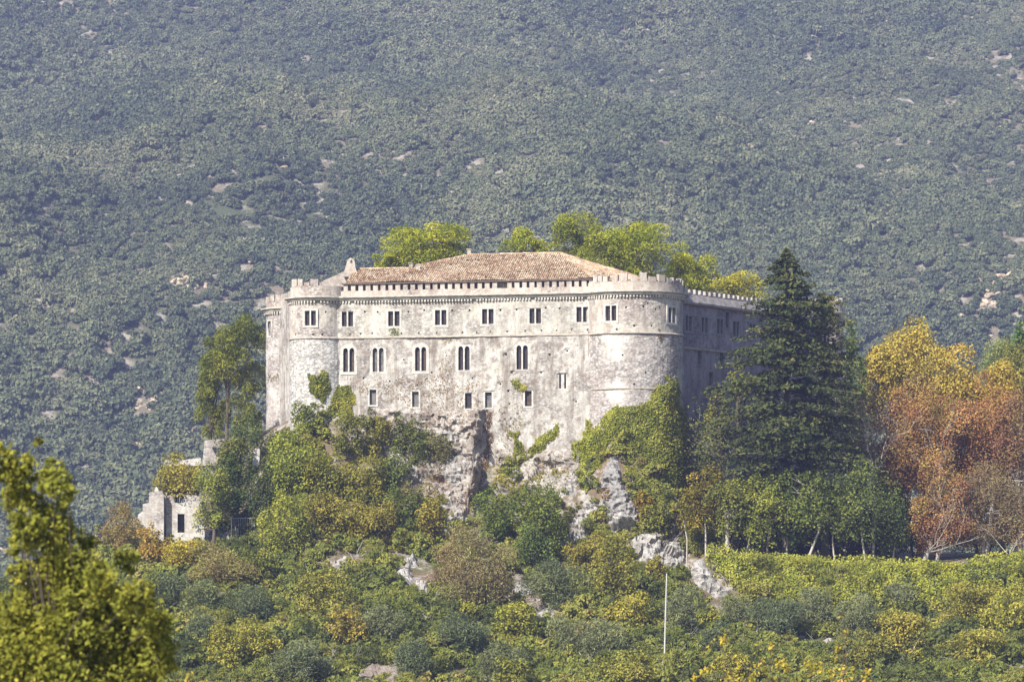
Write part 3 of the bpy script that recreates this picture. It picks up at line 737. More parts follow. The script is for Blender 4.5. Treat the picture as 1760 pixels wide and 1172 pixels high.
def crown_np(cx, cy, cz, rx, ry, rz, kind, rg, half=False, dens=1.0, leaf=None, nl=None):
    """leaf pieces on many overlapping lobes that fill an ellipsoid"""
    ls, asp, lob, cov = KIND[kind]
    if leaf: ls = leaf
    R = (rx * ry * rz) ** (1 / 3.)
    if nl is None: nl = int(np.clip(10 + R * 8, 10, 70))
    d = rg.normal(size=(nl, 3)); d /= np.linalg.norm(d, axis=1, keepdims=True)
    if half: d[:, 2] = np.abs(d[:, 2])
    d[:, 1] = np.where(d[:, 1] > .6, -d[:, 1] * .5, d[:, 1])
    rr = rg.uniform(.3, 1.06, nl) ** .75
    lr = lob * rg.choice([.45, .7, 1.0, 1.25], nl) * rg.uniform(.85, 1.15, nl)
    pos = d * (rr * (1.02 - lr * .55))[:, None]
    lrnd = rg.uniform(0, 1, nl)
    area = 4 * math.pi * R * R * 1.15; tot = int(area * cov * dens / (ls * ls * asp * 2.0) * .62); tot = int(min(tot, 26000))
    wgt = lr ** 2; k = rg.choice(nl, tot, p=wgt / wgt.sum())
    v = rg.normal(size=(tot, 3)); v /= np.linalg.norm(v, axis=1, keepdims=True)
    v[:, 2] = np.where(v[:, 2] < -.35, -v[:, 2], v[:, 2])
    rad = lr[k] * (rg.uniform(.55, 1.08, tot) ** .6)
    q = pos[k] + v * rad[:, None]
    q = q + .10 * lob * rg.normal(size=(tot, 3))
    C = np.array([cx, cy, cz]) + q * np.array([rx, ry, rz]) * 1.12
    if half: 
        m_ = q[:, 2] > -.25; C = C[m_]; v = v[m_]; k = k[m_]
    Nn = v + rg.normal(size=v.shape) * .75 + np.array([0, 0, .25])
    if kind in ('pine', 'olive', 'brown'): Nn = rg.normal(size=v.shape) + v * .5
    V, Fq = leaf_quads(C, Nn, ls, asp, rg)
    rnd = np.clip(.42 * lrnd[k] + .58 * rg.random(len(k)) - .05 + .12 * v[:, 2] * 0, 0, 1)
    return V, Fq, rnd

def limbs_mesh(base, top, crown_c, rad, rg, r0, n_=7, spread=.75):
    base = Vector(base); top = Vector(top) + Vector((rg.normal() * .25 * rad[0], rg.normal() * .2, 0)); lst = []
    mid = (base + top) / 2 + Vector((rg.normal() * .15, rg.normal() * .15, 0))
    lst.append(([base - Vector((0, 0, .6)), base + Vector((0, 0, .3)), mid, top], [r0 * 1.35, r0, r0 * .8, r0 * .6]))
    for i in range(n_):
        a = rg.uniform(0, 2 * math.pi); s = mid.lerp(top, rg.uniform(.3, 1.0))
        e = Vector(crown_c) + Vector((math.cos(a) * rad[0] * spread, math.sin(a) * rad[1] * spread, rg.uniform(-.3, .7) * rad[2]))
        m_ = s.lerp(e, .5) + Vector((rg.normal() * .2, rg.normal() * .2, .25 * (e - s).length * .4))
        lst.append(([s, m_, e], [r0 * .5, r0 * .3, r0 * .08]))
        for q in range(2):
            s2 = m_.lerp(e, rg.uniform(0, .6)); e2 = s2 + Vector((rg.normal(), rg.normal(), rg.uniform(0, 1))) * rad[0] * .3
            lst.append(([s2, s2.lerp(e2, .5) + Vector((0, 0, .1)), e2], [r0 * .22, r0 * .14, r0 * .05]))
    return join_tubes(lst, 5)

SEED = [100]
NTREE = 0
def tree(name, label, cat, px, pyb, pyt, wpx, kind, Y=None, zb=None, trunk=.25, tint=(1, 1, 1), group=None, dens=1.0, bark='bark', tr0=None, crown_b=None, shrub=False, leaf=None, depth=1.0, ground_px=None, nl=None):
    """a plant whose crown spans rows pyt..pyb of the photo at column px and whose trunk reaches the ground beneath it"""
    global NTREE
    SEED[0] += 1; rg = np.random.default_rng(SEED[0])
    if Y is None:
        loc, _ = hit(px, pyb, bvh_g)
        if loc is None: loc = Vector(pw(px, pyb, 385))
        Y = loc.y - .2
    s = Y / F
    x = (px - 880) * s; rx = wpx * s / 2; zt = (HZ - pyt) * s; zc0 = (HZ - pyb) * s
    zg = zb if zb is not None else gz(x, Y)
    ry = rx * depth
    root = empty(name, (x, Y, zg), label, cat, group)
    if shrub:
        rz = (zt - zc0) * .62; cz = zc0 + (zt - zc0) * .38
    else:
        rz = (zt - zc0) / 2; cz = (zt + zc0) / 2
    V, Fq, rnd = crown_np(x, Y, cz, rx, ry, rz, kind, rg, False, dens, leaf, nl)
    cr = link('crown', npmesh('crown', V, Fq, rnd), LEAF[kind], root); cr.color = (*tint, 1)
    hgt = max(.3, cz - zg)
    r0 = tr0 or min(.32, max(.06, .025 * (zt - zg)))
    tm = limbs_mesh((x, Y, zg), (x, Y, cz), (x, Y, cz), (rx, ry, rz), rg, r0, 4 if shrub else 8)
    link('stem' if shrub else 'trunk', tm, M[bark], root)
    NTREE += 1
    return root

def surface_leaves(poly, n_, kind, relief, rg, leaf=None, tree_=None, up=.0, base=0.0, sc=.25, edge=20):
    """leaf pieces growing on whatever surface lies behind a region; relief swells the mass into cushions"""
    ls, asp, _, _ = KIND[kind]; ls = leaf or ls
    P = np.array(poly, float); mn = P.min(0); mx_ = P.max(0)
    C = []; Nn = []; R = []
    X = rg.uniform(mn[0], mx_[0], n_ * 6); Y_ = rg.uniform(mn[1], mx_[1], n_ * 6); k = in_poly(X, Y_, poly); X = X[k][:n_]; Y_ = Y_[k][:n_]
    jit = fbm(np.stack([X / 16, Y_ / 16, 0 * X], 1), 4, 50) * 1.2
    ed = edge_dist(X, Y_, poly); k = (ed + jit * edge > edge * .12) & (rg.random(len(ed)) < .35 + ed / 14.); X = X[k]; Y_ = Y_[k]; ed = ed[k]
    for x, y, e in zip(X, Y_, ed):
        loc, nor = hit(x, y, tree_)
        if loc is None: continue
        if nor.y > 0: nor = -nor
        C.append(tuple(loc)); Nn.append(tuple(nor)); R.append(min(1., e / 14.))
    C = np.array(C); Nn = np.array(Nn); R = np.array(R)
    lump = fbm(C * sc, 3, 61) * .5 + .5
    depth = (base + relief * lump * R)
    off = depth * rg.uniform(.45, 1.05, len(C))
    C = C + Nn * off[:, None] * np.array([1, 1, .8]) + np.array([0, 0, 1.]) * (up * off)[:, None]
    # cushions lean their leaves with the swelling
    e_ = .5; g = np.stack([fbm((C + d_) * sc, 3, 61) - fbm((C - d_) * sc, 3, 61) for d_ in (np.array([e_, 0, 0]), np.array([0, e_, 0]), np.array([0, 0, e_]))], 1)
    nn = Nn - g * relief * 1.2 + rg.normal(size=C.shape) * .8 + np.array([0, 0, .15])
    V, Fq = leaf_quads(C, nn, ls, asp, rg)
    rnd = np.clip(.5 * rg.random(len(C)) + .5 * (fbm(C * .6, 3, 9) * .9 + .5), 0, 1)
    return V, Fq, rnd
def mass(name, label, cat, poly, n_, kind, relief=1.0, tint=(1, 1, 1), seed=0, kindp='stuff', parent=None, **kw):
    rg = np.random.default_rng(900 + seed); V, Fq, rnd = surface_leaves(poly, n_, kind, relief, rg, **kw)
    o = link(name, npmesh(name, V, Fq, rnd), LEAF[kind], parent); o.color = (*tint, 1)
    return props(o, label, cat, None, kindp)

# ------------------------------------------------------------------ rocks shaped on the slope
def mat_rock(name, c1, c2, c3):
    m, n, out = mat_new(name); g = N(n, 'ShaderNodeNewGeometry').outputs['Position']
    a = noise_n(n, g, .5, 7, .7); b = noise_n(n, g, 2.4, 6, .75); st = noise_n(n, map_n(n, g, (1.6, 1.6, .35)), 1, 6, .7)
    col = mix_n(n, ramp_n(n, a, [(.42, 0.0), (.6, 1.0)]), c1, c2)
    col = mix_n(n, ramp_n(n, st, [(.52, 0.0), (.68, .8)]), col, c3)
    col = mix_n(n, ramp_n(n, b, [(.38, .85), (.48, 0.0)]), col, (.10, .085, .07))
    bsdf_n(n, out, col, .95, b, 1.0, .25, .1); return m
M['rock'] = mat_rock('limestone', (.45, .43, .40), (.33, .31, .28), (.19, .155, .125))
M['rock_grey'] = mat_rock('limestone_grey', (.34, .33, .315), (.27, .255, .24), (.16, .14, .12))
def facets(P, seed):
    """broken planes: every cell of a Worley pattern is a tilted flat"""
    I = np.floor(P).astype(np.int64); best = np.full(len(P), 1e9); val = np.zeros(len(P))
    for dx in (-1, 0, 1):
        for dy in (-1, 0, 1):
            for dz in (-1, 0, 1):
                J = I + np.array([dx, dy, dz]); h = [hash3(J[:, 0], J[:, 1], J[:, 2], seed * 7 + k) for k in range(7)]
                D = P - (J + np.stack(h[:3], 1)); d2 = (D ** 2).sum(1); m_ = d2 < best
                v_ = h[3] - .3 + D[:, 0] * (h[4] - .5) * 1.8 + D[:, 2] * (h[5] - .65) * 1.8 + D[:, 1] * (h[6] - .5)
                best = np.where(m_, d2, best); val = np.where(m_, v_, val)
    return val
def rock(label, poly, relief=1.2, mat='rock', seed=0, step=3.0, group=None, tree_=None, name='rock_outcrop'):
    P = np.array(poly, float); mn = P.min(0) - 4; mx_ = P.max(0) + 4
    xs = np.arange(mn[0], mx_[0], step); ys = np.arange(mn[1], mx_[1], step); X, Yg = np.meshgrid(xs, ys)
    X = X.ravel(); Yg = Yg.ravel(); ins = in_poly(X, Yg, poly); ed = edge_dist(X, Yg, poly) * np.where(ins, 1, -1)
    Vv = np.zeros((len(X), 3)); ok = np.zeros(len(X), bool); Nn = np.zeros((len(X), 3))
    for i in range(len(X)):
        if ed[i] < -6: continue
        loc, nor = hit(X[i], Yg[i], tree_)
        if loc is None: continue
        if nor.y > 0: nor = -nor
        Vv[i] = loc; Nn[i] = (nor.x, nor.y - .4, nor.z); ok[i] = True
    rel = np.clip((ed + 5 * fbm(Vv * 1.1, 3, 3 + seed)) / 8.0, -1, 1)
    fac = facets(Vv * .42, seed) * .75 + facets(Vv * 1.3, seed + 5) * .4 + .25 * fbm(Vv * 2.5, 3, 4)
    off = rel * .5 * relief + np.where(rel > 0, relief * fac * np.minimum(1, rel * 1.6), 0)
    bed = Vv[:, 2] / .9 + 1.2 * fbm(Vv * .3, 2, 12) + Vv[:, 0] * .12; bed = bed - np.floor(bed)
    off = off + np.where(rel > 0, relief * .28 * (bed - .5), 0)
    Vv = Vv + Nn * off[:, None]
    nx = len(xs); Fq = grid_faces(nx, len(ys)); Fq = Fq[ok[Fq].all(1)]
    zz = Vv[Fq]; span = zz[:, :, 1].max(1) - zz[:, :, 1].min(1); Fq = Fq[span < 5]
    if len(Fq) == 0: return None
    par = {}
    def find(a):
        while par.setdefault(a, a) != a: par[a] = par[par[a]]; a = par[a]
        return a
    for f in Fq.tolist():
        r_ = find(f[0])
        for q_ in f[1:]: par[find(q_)] = r_
    lab_ = np.array([find(f[0]) for f in Fq.tolist()]); u__, c__ = np.unique(lab_, return_counts=True); Fq = Fq[lab_ == u__[c__.argmax()]]
    used = np.unique(Fq); rm = np.zeros(len(Vv), int); rm[used] = np.arange(len(used)); Vv = Vv[used]; Fq = rm[Fq]
    o = link(name, npmesh(name, Vv, Fq, smooth=False), M[mat]); return props(o, label, 'rock', group)

# ------------------------------------------------------------------ instanced masses
def gn_scatter(name, pts, rot, scl, tint, pid, protos, kind='stuff', label=None, cat=None):
    me = bpy.data.meshes.new(name); me.vertices.add(len(pts)); me.vertices.foreach_set('co', np.asarray(pts, np.float32).ravel())
    for nm, tp, dat in (('rot', 'FLOAT_VECTOR', rot), ('scl', 'FLOAT_VECTOR', scl)):
        a = me.attributes.new(nm, tp, 'POINT'); a.data.foreach_set('vector', np.asarray(dat, np.float32).ravel())
    a = me.attributes.new('tint', 'FLOAT', 'POINT'); a.data.foreach_set('value', np.asarray(tint, np.float32))
    a = me.attributes.new('pid', 'INT', 'POINT'); a.data.foreach_set('value', np.asarray(pid, np.int32))
    o = bpy.data.objects.new(name, me); COL.objects.link(o); props(o, label, cat, None, kind)
    ng = bpy.data.node_groups.new(name, 'GeometryNodeTree'); ng.interface.new_socket('Geometry', in_out='INPUT', socket_type='NodeSocketGeometry'); ng.interface.new_socket('Geometry', in_out='OUTPUT', socket_type='NodeSocketGeometry')
    gi = ng.nodes.new('NodeGroupInput'); go = ng.nodes.new('NodeGroupOutput'); jn = ng.nodes.new('GeometryNodeJoinGeometry')
    def na(nm, tp):
        x = ng.nodes.new('GeometryNodeInputNamedAttribute'); x.data_type = tp; x.inputs[0].default_value = nm
        return [s for s in x.outputs if s.enabled and s.name == 'Attribute'][0]
    r_ = na('rot', 'FLOAT_VECTOR'); s_ = na('scl', 'FLOAT_VECTOR'); p_ = na('pid', 'INT')
    for k, pr in enumerate(protos):
        oi = ng.nodes.new('GeometryNodeObjectInfo'); oi.inputs['Object'].default_value = pr
        io = ng.nodes.new('GeometryNodeInstanceOnPoints')
        cm = ng.nodes.new('FunctionNodeCompare'); cm.data_type = 'INT'; cm.operation = 'EQUAL'
        ints = [s for s in cm.inputs if s.type == 'INT']; ng.links.new(p_, ints[0]); ints[1].default_value = k
        ng.links.new(gi.outputs[0], io.inputs['Points']); ng.links.new(cm.outputs[0], io.inputs['Selection'])
        ng.links.new(oi.outputs['Geometry'], io.inputs['Instance']); ng.links.new(r_, io.inputs['Rotation']); ng.links.new(s_, io.inputs['Scale'])
        ng.links.new(io.outputs[0], jn.inputs[0])
    ng.links.new(jn.outputs[0], go.inputs[0])
    md = o.modifiers.new('scatter', 'NODES'); md.node_group = ng
    return o
def proto(name, me, mat):
    me.materials.append(mat); return bpy.data.objects.new(name, me)      # never linked: only its geometry is used

# forest on the mountain
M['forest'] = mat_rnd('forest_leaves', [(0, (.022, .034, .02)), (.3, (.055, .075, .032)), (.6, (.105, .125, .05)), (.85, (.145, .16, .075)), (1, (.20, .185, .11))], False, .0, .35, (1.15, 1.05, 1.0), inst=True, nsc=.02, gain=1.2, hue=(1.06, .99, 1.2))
FP = []
for k in range(6):
    rg = np.random.default_rng(300 + k)
    nl = 9; d = rg.normal(size=(nl, 3)); d /= np.linalg.norm(d, axis=1, keepdims=True); d[:, 2] = np.abs(d[:, 2]) * .8; pos = d * .55; lr = rg.uniform(.3, .55, nl)
    n_ = 460; kk = rg.integers(0, nl, n_); v = rg.normal(size=(n_, 3)); v /= np.linalg.norm(v, axis=1, keepdims=True); v[:, 2] = np.abs(v[:, 2]) * .95 - .1 * rg.random(n_)
    C = pos[kk] + v * lr[kk][:, None]; V, Fq = leaf_quads(C, v + rg.normal(size=v.shape) * .5, .11, .75, rg); C2 = C * .8
    V2, F2 = leaf_quads(C2[:120], v[:120], .22, .9, rg)  # inner leaves get only dark tones, crown shade put into colour
    FP.append(proto('forest_crown', npmesh('forest_crown', np.concatenate([V, V2]), np.concatenate([Fq, F2 + len(V)]), np.concatenate([rg.random(len(Fq)), rg.random(120) * .4])), M['forest']))
rg = np.random.default_rng(5); n_ = 265000
Yt = rg.uniform(930, 2020, n_)
keep = rg.random(n_) < (0.235 * Yt + 130) / (0.235 * 2020 + 130); Yt = Yt[keep]; xt = rg.uniform(-1, 1, len(Yt)) * (.235 * Yt + 130)
zt = mount_z(xt, Yt); tpx = ppx(xt, Yt); tpy = ppy(zt, Yt)
CLEAR = [(932, 318, 10, 14), (1381, 316, 7, 26), (1292, 246, 16, 12), (1238, 258, 14, 8), (320, 488, 38, 20), (360, 468, 20, 8), (1715, 478, 42, 14), (1705, 510, 18, 28), (1690, 590, 30, 14), (1745, 360, 40, 6), (1690, 350, 8, 14),
         (250, 596, 22, 7), (290, 606, 12, 6), (250, 690, 40, 22), (90, 715, 26, 26), (205, 765, 70, 18), (320, 740, 40, 14), (60, 905, 90, 34), (10, 785, 16, 20), (250, 780, 30, 12), (488, 300, 10, 40), (455, 222, 18, 10), (1525, 40, 5, 22),
         (1270, 365, 7, 9), (1200, 385, 5, 6), (615, 383, 8, 5), (1170, 375, 6, 14), (1488, 420, 8, 7), (30, 955, 60, 20), (190, 800, 60, 14), (1640, 545, 20, 12), (150, 850, 50, 12), (1300, 300, 6, 5), (430, 460, 12, 18), (700, 500, 10, 6), (1395, 210, 12, 8), (180, 240, 8, 6), (935, 295, 7, 5)]
jn = fbm(np.stack([tpx / 12, tpy / 12, 0 * tpx], 1), 3, 44)
clear = np.zeros(len(xt), bool)
for cx_, cy_, a_, b_ in CLEAR: clear |= (((tpx - cx_) / a_) ** 2 + ((tpy - cy_) / b_) ** 2) * 1.5 < 1 + jn * 2.4
CLRP = (xt[clear], Yt[clear], zt[clear])
sparse = (tpy > 560) & (tpx < 480)
gap = fbm(np.stack([xt / 26, Yt / 26, 0 * xt], 1), 3, 15)
dens = np.where(sparse, .74, .95)
ok = (~clear | (rg.random(len(xt)) < .22)) & (rg.random(len(xt)) < dens) & (zt < 560); xt, Yt, zt, tpy_, tpx_ = xt[ok], Yt[ok], zt[ok], tpy[ok], tpx[ok]; n_ = len(xt)
s = rg.uniform(1.5, 2.9, n_) * rg.choice([1, 1, 1.3, 1.75], n_) * (1 + .35 * fbm(np.stack([xt / 60, Yt / 60, 0 * xt], 1), 2, 19))
s = np.where((tpy_ > 560) & (tpx_ < 480), s * 1.1, s)
tn = np.clip(.5 + .55 * fbm(np.stack([xt / 40, Yt / 40, 0 * xt], 1), 3, 29) + rg.normal(0, .14, n_), 0, 1)
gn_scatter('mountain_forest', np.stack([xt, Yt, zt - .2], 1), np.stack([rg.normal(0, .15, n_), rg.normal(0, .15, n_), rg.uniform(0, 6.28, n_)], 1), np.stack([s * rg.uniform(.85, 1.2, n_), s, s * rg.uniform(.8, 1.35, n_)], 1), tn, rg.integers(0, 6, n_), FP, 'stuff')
# pale stones in the clearings
RP = []
M['scree'] = mat_rnd('scree', [(0, (.15, .13, .10)), (1, (.33, .30, .26))], False, 0, .3, (.9, .85, .8), .95, .05, inst=True)
for k in range(3):
    rg2 = np.random.default_rng(40 + k); V = []; th = 8
    for i in range(5):
        for j in range(th):
            a = j / th * 6.283; r = math.sin(math.pi * (i + .35) / 5) * rg2.uniform(.65, 1.15); V.append((r * math.cos(a), r * math.sin(a), math.cos(math.pi * (i + .35) / 5) * .7))
    Fq = [[i * th + j, i * th + (j + 1) % th, (i + 1) * th + (j + 1) % th, (i + 1) * th + j] for i in range(4) for j in range(th)]
    RP.append(proto('scree_stone', npmesh('scree_stone', np.array(V), np.array(Fq), rg2.random(len(Fq))), M['scree']))
cx0, cY0, cz0 = CLRP; rg = np.random.default_rng(8); n_ = len(cx0)
gn_scatter('mountain_scree', np.stack([cx0, cY0, cz0 - .1], 1), np.stack([rg.normal(0, .4, n_), rg.normal(0, .4, n_), rg.uniform(0, 6.28, n_)], 1), rg.uniform(.5, 1.9, n_)[:, None] * np.array([1, 1, .75]), rg.random(n_), rg.integers(0, 3, n_), RP, 'stuff')
M['earth'] = mat_rock('bare_earth', (.30, .255, .215), (.24, .19, .15), (.15, .12, .09))
M['spur'] = mat_wall('cliff_masonry', (.42, .395, .36), (.33, .305, .275), (.16, .125, .10), .95, .35, 4.4, .9)
# ------------------------------------------------------------------ rocks
rock('narrow pale rock rib at the foot of the facade, left of centre', [(652, 708), (670, 712), (666, 750), (656, 792), (640, 806), (648, 770), (652, 740)], 1.0, seed=1)
rock('jagged white cliff under the facade beside the dark cleft', [(742, 742), (765, 732), (800, 748), (816, 790), (808, 830), (778, 856), (756, 822), (766, 790), (750, 770)], .8, seed=2)
rock('white rock face low in the dark cleft below the facade', [(768, 858), (800, 842), (815, 880), (792, 914), (760, 902)], .8, seed=3)
rock('small white boulder below the ivy in the middle of the cliff', [(876, 815), (902, 812), (908, 834), (884, 842)], .9, seed=4)
rock('pale rock ledge between the two ivy curtains', [(925, 828), (985, 803), (1002, 820), (988, 852), (940, 844)], .6, seed=5)
rock('tall grey rock wedge rising to a point under the right tower', [(1052, 752), (1063, 790), (1072, 830), (1104, 885), (1100, 910), (1062, 910), (1030, 885), (1032, 840), (1040, 800)], .7, 'rock_grey', seed=6)
rock('long white rock flank left of the grey wedge', [(982, 945), (976, 905), (1008, 858), (1032, 868), (1024, 902), (1000, 936)], .8, seed=7)
rock('white rock knob at the foot of the grey wedge', [(1042, 888), (1078, 882), (1094, 902), (1060, 920), (1044, 908)], 1.0, seed=8)
rock('broad grey and white crag left of the terrace', [(1082, 925), (1110, 912), (1145, 925), (1165, 920), (1184, 955), (1165, 990), (1130, 975), (1095, 965)], .9, seed=9)
rock('smooth white slab sliding down from the terrace end', [(1184, 950), (1206, 962), (1232, 998), (1254, 1014), (1258, 1034), (1232, 1026), (1203, 1012), (1186, 990)], .6, seed=10)
rock('round white boulder among shrubs left of the brown bush', [(676, 992), (690, 982), (706, 984), (713, 1000), (700, 1012), (681, 1006)], .9, seed=11, step=2)
rock('smaller white boulder just above the round white one', [(692, 960), (712, 952), (718, 974), (700, 980)], .9, seed=12, step=2)
rock('low pale stone beside the path below the brown bush', [(728, 1032), (752, 1022), (758, 1046), (736, 1052)], .7, seed=13, step=2)
rock('thin pale rock rib right of the round white boulder', [(716, 1000), (742, 996), (738, 1022), (722, 1020)], .7, seed=14, step=2)
rock('white rock showing left of the big tangle near the left tower', [(472, 764), (484, 740), (502, 742), (500, 768)], 1.0, seed=15, step=2)
rock('pale stone under the dark hollow left of centre', [(568, 966), (598, 958), (602, 980), (575, 986)], .8, seed=16, step=2)
rock('small pale stone upper left of the round boulder', [(644, 942), (662, 938), (664, 960), (648, 964)], .7, seed=17, step=2)
rock('pale stones above the olive tree on the slope', [(862, 1024), (880, 1004), (912, 998), (928, 1010), (900, 1024), (876, 1030)], .6, seed=18, step=2)
rock('pinkish stone bank just below the olive tree', [(918, 1050), (975, 1042), (962, 1060), (930, 1064)], .5, seed=19, step=2)
rock('broken stony ground at the bottom edge left of centre', [(606, 1158), (640, 1140), (690, 1146), (710, 1178), (606, 1178)], .3, 'earth', seed=20)
rock('flat pale stone at the bottom right of the tall pole', [(1192, 1130), (1222, 1122), (1230, 1134), (1214, 1152), (1204, 1142)], .6, seed=21, step=2)
rock('small upright stone at the bottom among the olives', [(938, 1138), (952, 1122), (962, 1140)], .5, seed=22, step=2)
rock('bare pinkish earth strip in the bottom right corner', [(1590, 1160), (1650, 1148), (1770, 1140), (1770, 1172)], .2, 'earth', seed=23)
rock('low white rubble bank right of the ruined house door', [(318, 936), (345, 916), (398, 906), (404, 928), (372, 948), (340, 944)], .8, seed=24, step=2)
rock('pale stone in the clearing on the right slope', [(1405, 1102), (1428, 1098), (1440, 1106), (1410, 1110)], .3, seed=25, step=2)

rock('rough masonry spur left of the dark cleft under the tall opening', [(822, 704), (832, 704), (829, 760), (826, 820), (814, 885), (796, 872), (806, 820), (814, 760)], 2.3, 'spur', seed=31, step=2)
rock('stained cliff merging with the foot of the facade left of the cleft', [(632, 704), (700, 700), (760, 706), (824, 704), (818, 800), (806, 880), (784, 925), (752, 915), (728, 868), (690, 850), (640, 812)], .55, 'spur', seed=32)
rock('stained wall foot right of the dark cleft', [(850, 770), (900, 780), (990, 770), (1005, 815), (985, 850), (920, 846), (850, 850)], .5, 'spur', seed=33)
RV = [AV]; RFc = [AF.tolist()]; nR = len(AV); allF = AF.tolist(); allV = AV.tolist()
for o in list(COL.objects):
    if o.name.startswith('rock_outcrop'):
        v = [tuple(q.co) for q in o.data.vertices]; b0 = len(allV); allV += v; allF += [[i_ + b0 for i_ in q.vertices] for q in o.data.polygons]
bvh = BVHTree.FromPolygons(allV, allF)
# ------------------------------------------------------------------ ivy and creepers on the masonry
mass('ivy', 'column of green ivy on the front left tower', 'ivy', [(528, 642), (546, 632), (564, 640), (570, 665), (562, 700), (548, 700), (532, 678)], 2600, 'green', .9, (1.1, 1.1, .9), 1, kindp=None)
mass('ivy', 'green ivy climbing right of the front left tower foot', 'ivy', [(560, 700), (580, 662), (602, 660), (612, 682), (612, 735), (570, 730), (540, 712)], 3600, 'green', .9, (1.1, 1.1, .9), 2, kindp=None)
mass('ivy', 'huge green ivy curtain over the foot of the right tower', 'ivy', [(1060, 700), (1090, 697), (1112, 690), (1130, 655), (1145, 645), (1166, 648), (1173, 690), (1186, 720), (1191, 780), (1187, 830), (1180, 872), (1130, 890), (1100, 870), (1076, 812), (1060, 760)], 24000, 'green', 1.3, (1.15, 1.15, .9), 3, kindp=None)
mass('ivy', 'yellow green ivy left of the grey rock wedge', 'ivy', [(1045, 706), (1062, 694), (1075, 720), (1064, 757), (1046, 775), (1030, 812), (1026, 840), (1005, 860), (986, 805), (979, 752), (1000, 742), (1018, 738)], 8500, 'yellowgreen', 1.0, (1.0, 1.05, .9), 4, kindp=None)
mass('ivy', 'thin strip of ivy hanging at the right end of the facade', 'ivy', [(1006, 720), (1018, 720), (1022, 750), (1004, 752)], 420, 'yellowgreen', .5, seed=5, kindp=None)
mass('ivy', 'pointed ivy wing reaching up the smooth grey wall', 'ivy', [(940, 742), (960, 724), (962, 745), (940, 772), (905, 792), (905, 760)], 1700, 'yellowgreen', .6, (.9, .95, .9), 6, kindp=None)
mass('ivy', 'ragged ivy trailing down below the plant-covered window', 'ivy', [(868, 735), (895, 740), (905, 785), (900, 825), (850, 830), (855, 800), (876, 775)], 3300, 'yellowgreen', .7, (.85, .9, .9), 7, kindp=None)
mass('creeper', 'small green bush growing from the wall above the ruined window', 'creeper', [(876, 652), (890, 648), (908, 664), (908, 676), (884, 672)], 330, 'yellowgreen', .7, seed=8, kindp=None, edge=5)
mass('creeper', 'small plant rooted below the second upper window', 'creeper', [(668, 566), (676, 560), (688, 566), (686, 578), (670, 580)], 160, 'brown', .5, (.8, 1.2, .9), 9, kindp=None, edge=4)
mass('creeper', 'small dry tuft growing from the string course', 'creeper', [(762, 576), (776, 572), (784, 580), (776, 592), (764, 590)], 110, 'brown', .4, (.9, 1.0, .9), 10, kindp=None, edge=4)
mass('creeper', 'rusty tuft on the string course of the right tower', 'creeper', [(1128, 566), (1134, 560), (1140, 580), (1136, 590), (1129, 580)], 80, 'rust', .4, (.7, .7, .7), 11, kindp=None, edge=4)
mass('creeper', 'dry creeper spread sparsely over the lower facade', 'creeper', [(590, 640), (640, 650), (690, 640), (745, 640), (760, 600), (780, 600), (785, 650), (830, 650), (830, 700), (800, 740), (740, 740), (690, 700), (620, 690)], 2100, 'brown', .12, (.95, .85, .85), 12, leaf=.13)
mass('creeper', 'dry creeper hanging down the dark cleft, tinted darker for its shade', 'creeper', [(832, 700), (850, 704), (850, 760), (842, 800), (825, 850), (815, 880), (822, 820), (828, 760)], 1500, 'brown', .3, (.45, .33, .30), 13)  # brown leaves darkened further, the cleft's shade put into their tint
mass('creeper', 'rusty creeper in the hollow of the grey rock wedge', 'creeper', [(1024, 835), (1050, 828), (1058, 860), (1052, 890), (1040, 885), (1030, 860)], 520, 'rust', .6, (.8, .7, .7), 14, kindp=None)
mass('creeper', 'brown creeper on the far left tower', 'creeper', [(458, 640), (482, 632), (484, 650), (468, 660), (456, 656)], 160, 'brown', .3, (.8, .9, .8), 15)
mass('ivy', 'low greenery along the ledge right of the cleft', 'ivy', [(850, 800), (900, 826), (925, 812), (950, 800), (985, 812), (930, 830), (880, 850), (840, 850)], 1500, 'green', .8, (1.2, 1.0, .8), 16, kindp=None)

mass('ivy', 'leafy cover half hiding the cliff left of the cleft', 'ivy', [(640, 720), (662, 712), (664, 780), (700, 850), (720, 880), (700, 900), (660, 860), (632, 800)], 4200, 'green', .9, (.95, .9, .8), 17, kindp=None)
mass('creeper', 'brown scrub clinging to the cliff top under the facade', 'creeper', [(668, 712), (740, 722), (752, 745), (742, 790), (765, 800), (752, 850), (730, 860), (712, 800), (690, 770), (668, 760)], 1500, 'brown', .8, (.85, .9, .75), 18)
mass('creeper', 'reddish brown scrub either side of the cleft foot', 'creeper', [(715, 830), (760, 800), (790, 850), (820, 800), (830, 830), (815, 890), (770, 860), (740, 890), (712, 880)], 900, 'brown', .5, (.9, .68, .62), 19)
mass('creeper', 'dry growth scattered over the broken wall foot on the right', 'creeper', [(850, 700), (880, 690), (905, 700), (900, 760), (990, 790), (1005, 830), (900, 850), (850, 820)], 900, 'brown', .35, (.85, .9, .7), 20)
tw = []; rg = np.random.default_rng(19)
for i in range(420):
    px_, py_ = rg.uniform(330, 1740), rg.uniform(800, 1165)
    loc, nor = hit(px_, py_, bvh_g)
    if loc is None or loc.y > 381.5 and px_ > 1210: continue
    a_ = rg.uniform(0, 6.28); L_ = rg.uniform(.8, 2.6); d_ = Vector((math.cos(a_) * .6, -abs(math.sin(a_)) * .5, rg.uniform(.3, 1.2))).normalized(); p0 = loc + Vector((0, 0, .3)); q_ = p0 + d_ * L_
    tw.append(([p0, p0.lerp(q_, .5) + Vector(rg.normal(0, .1, 3)), q_], [.045, .03, .012])); m_ = p0.lerp(q_, .5)
    for b_ in range(2): tw.append(([m_, m_ + Vector(rg.normal(0, .5, 3)) + d_ * .4], [.025, .01]))
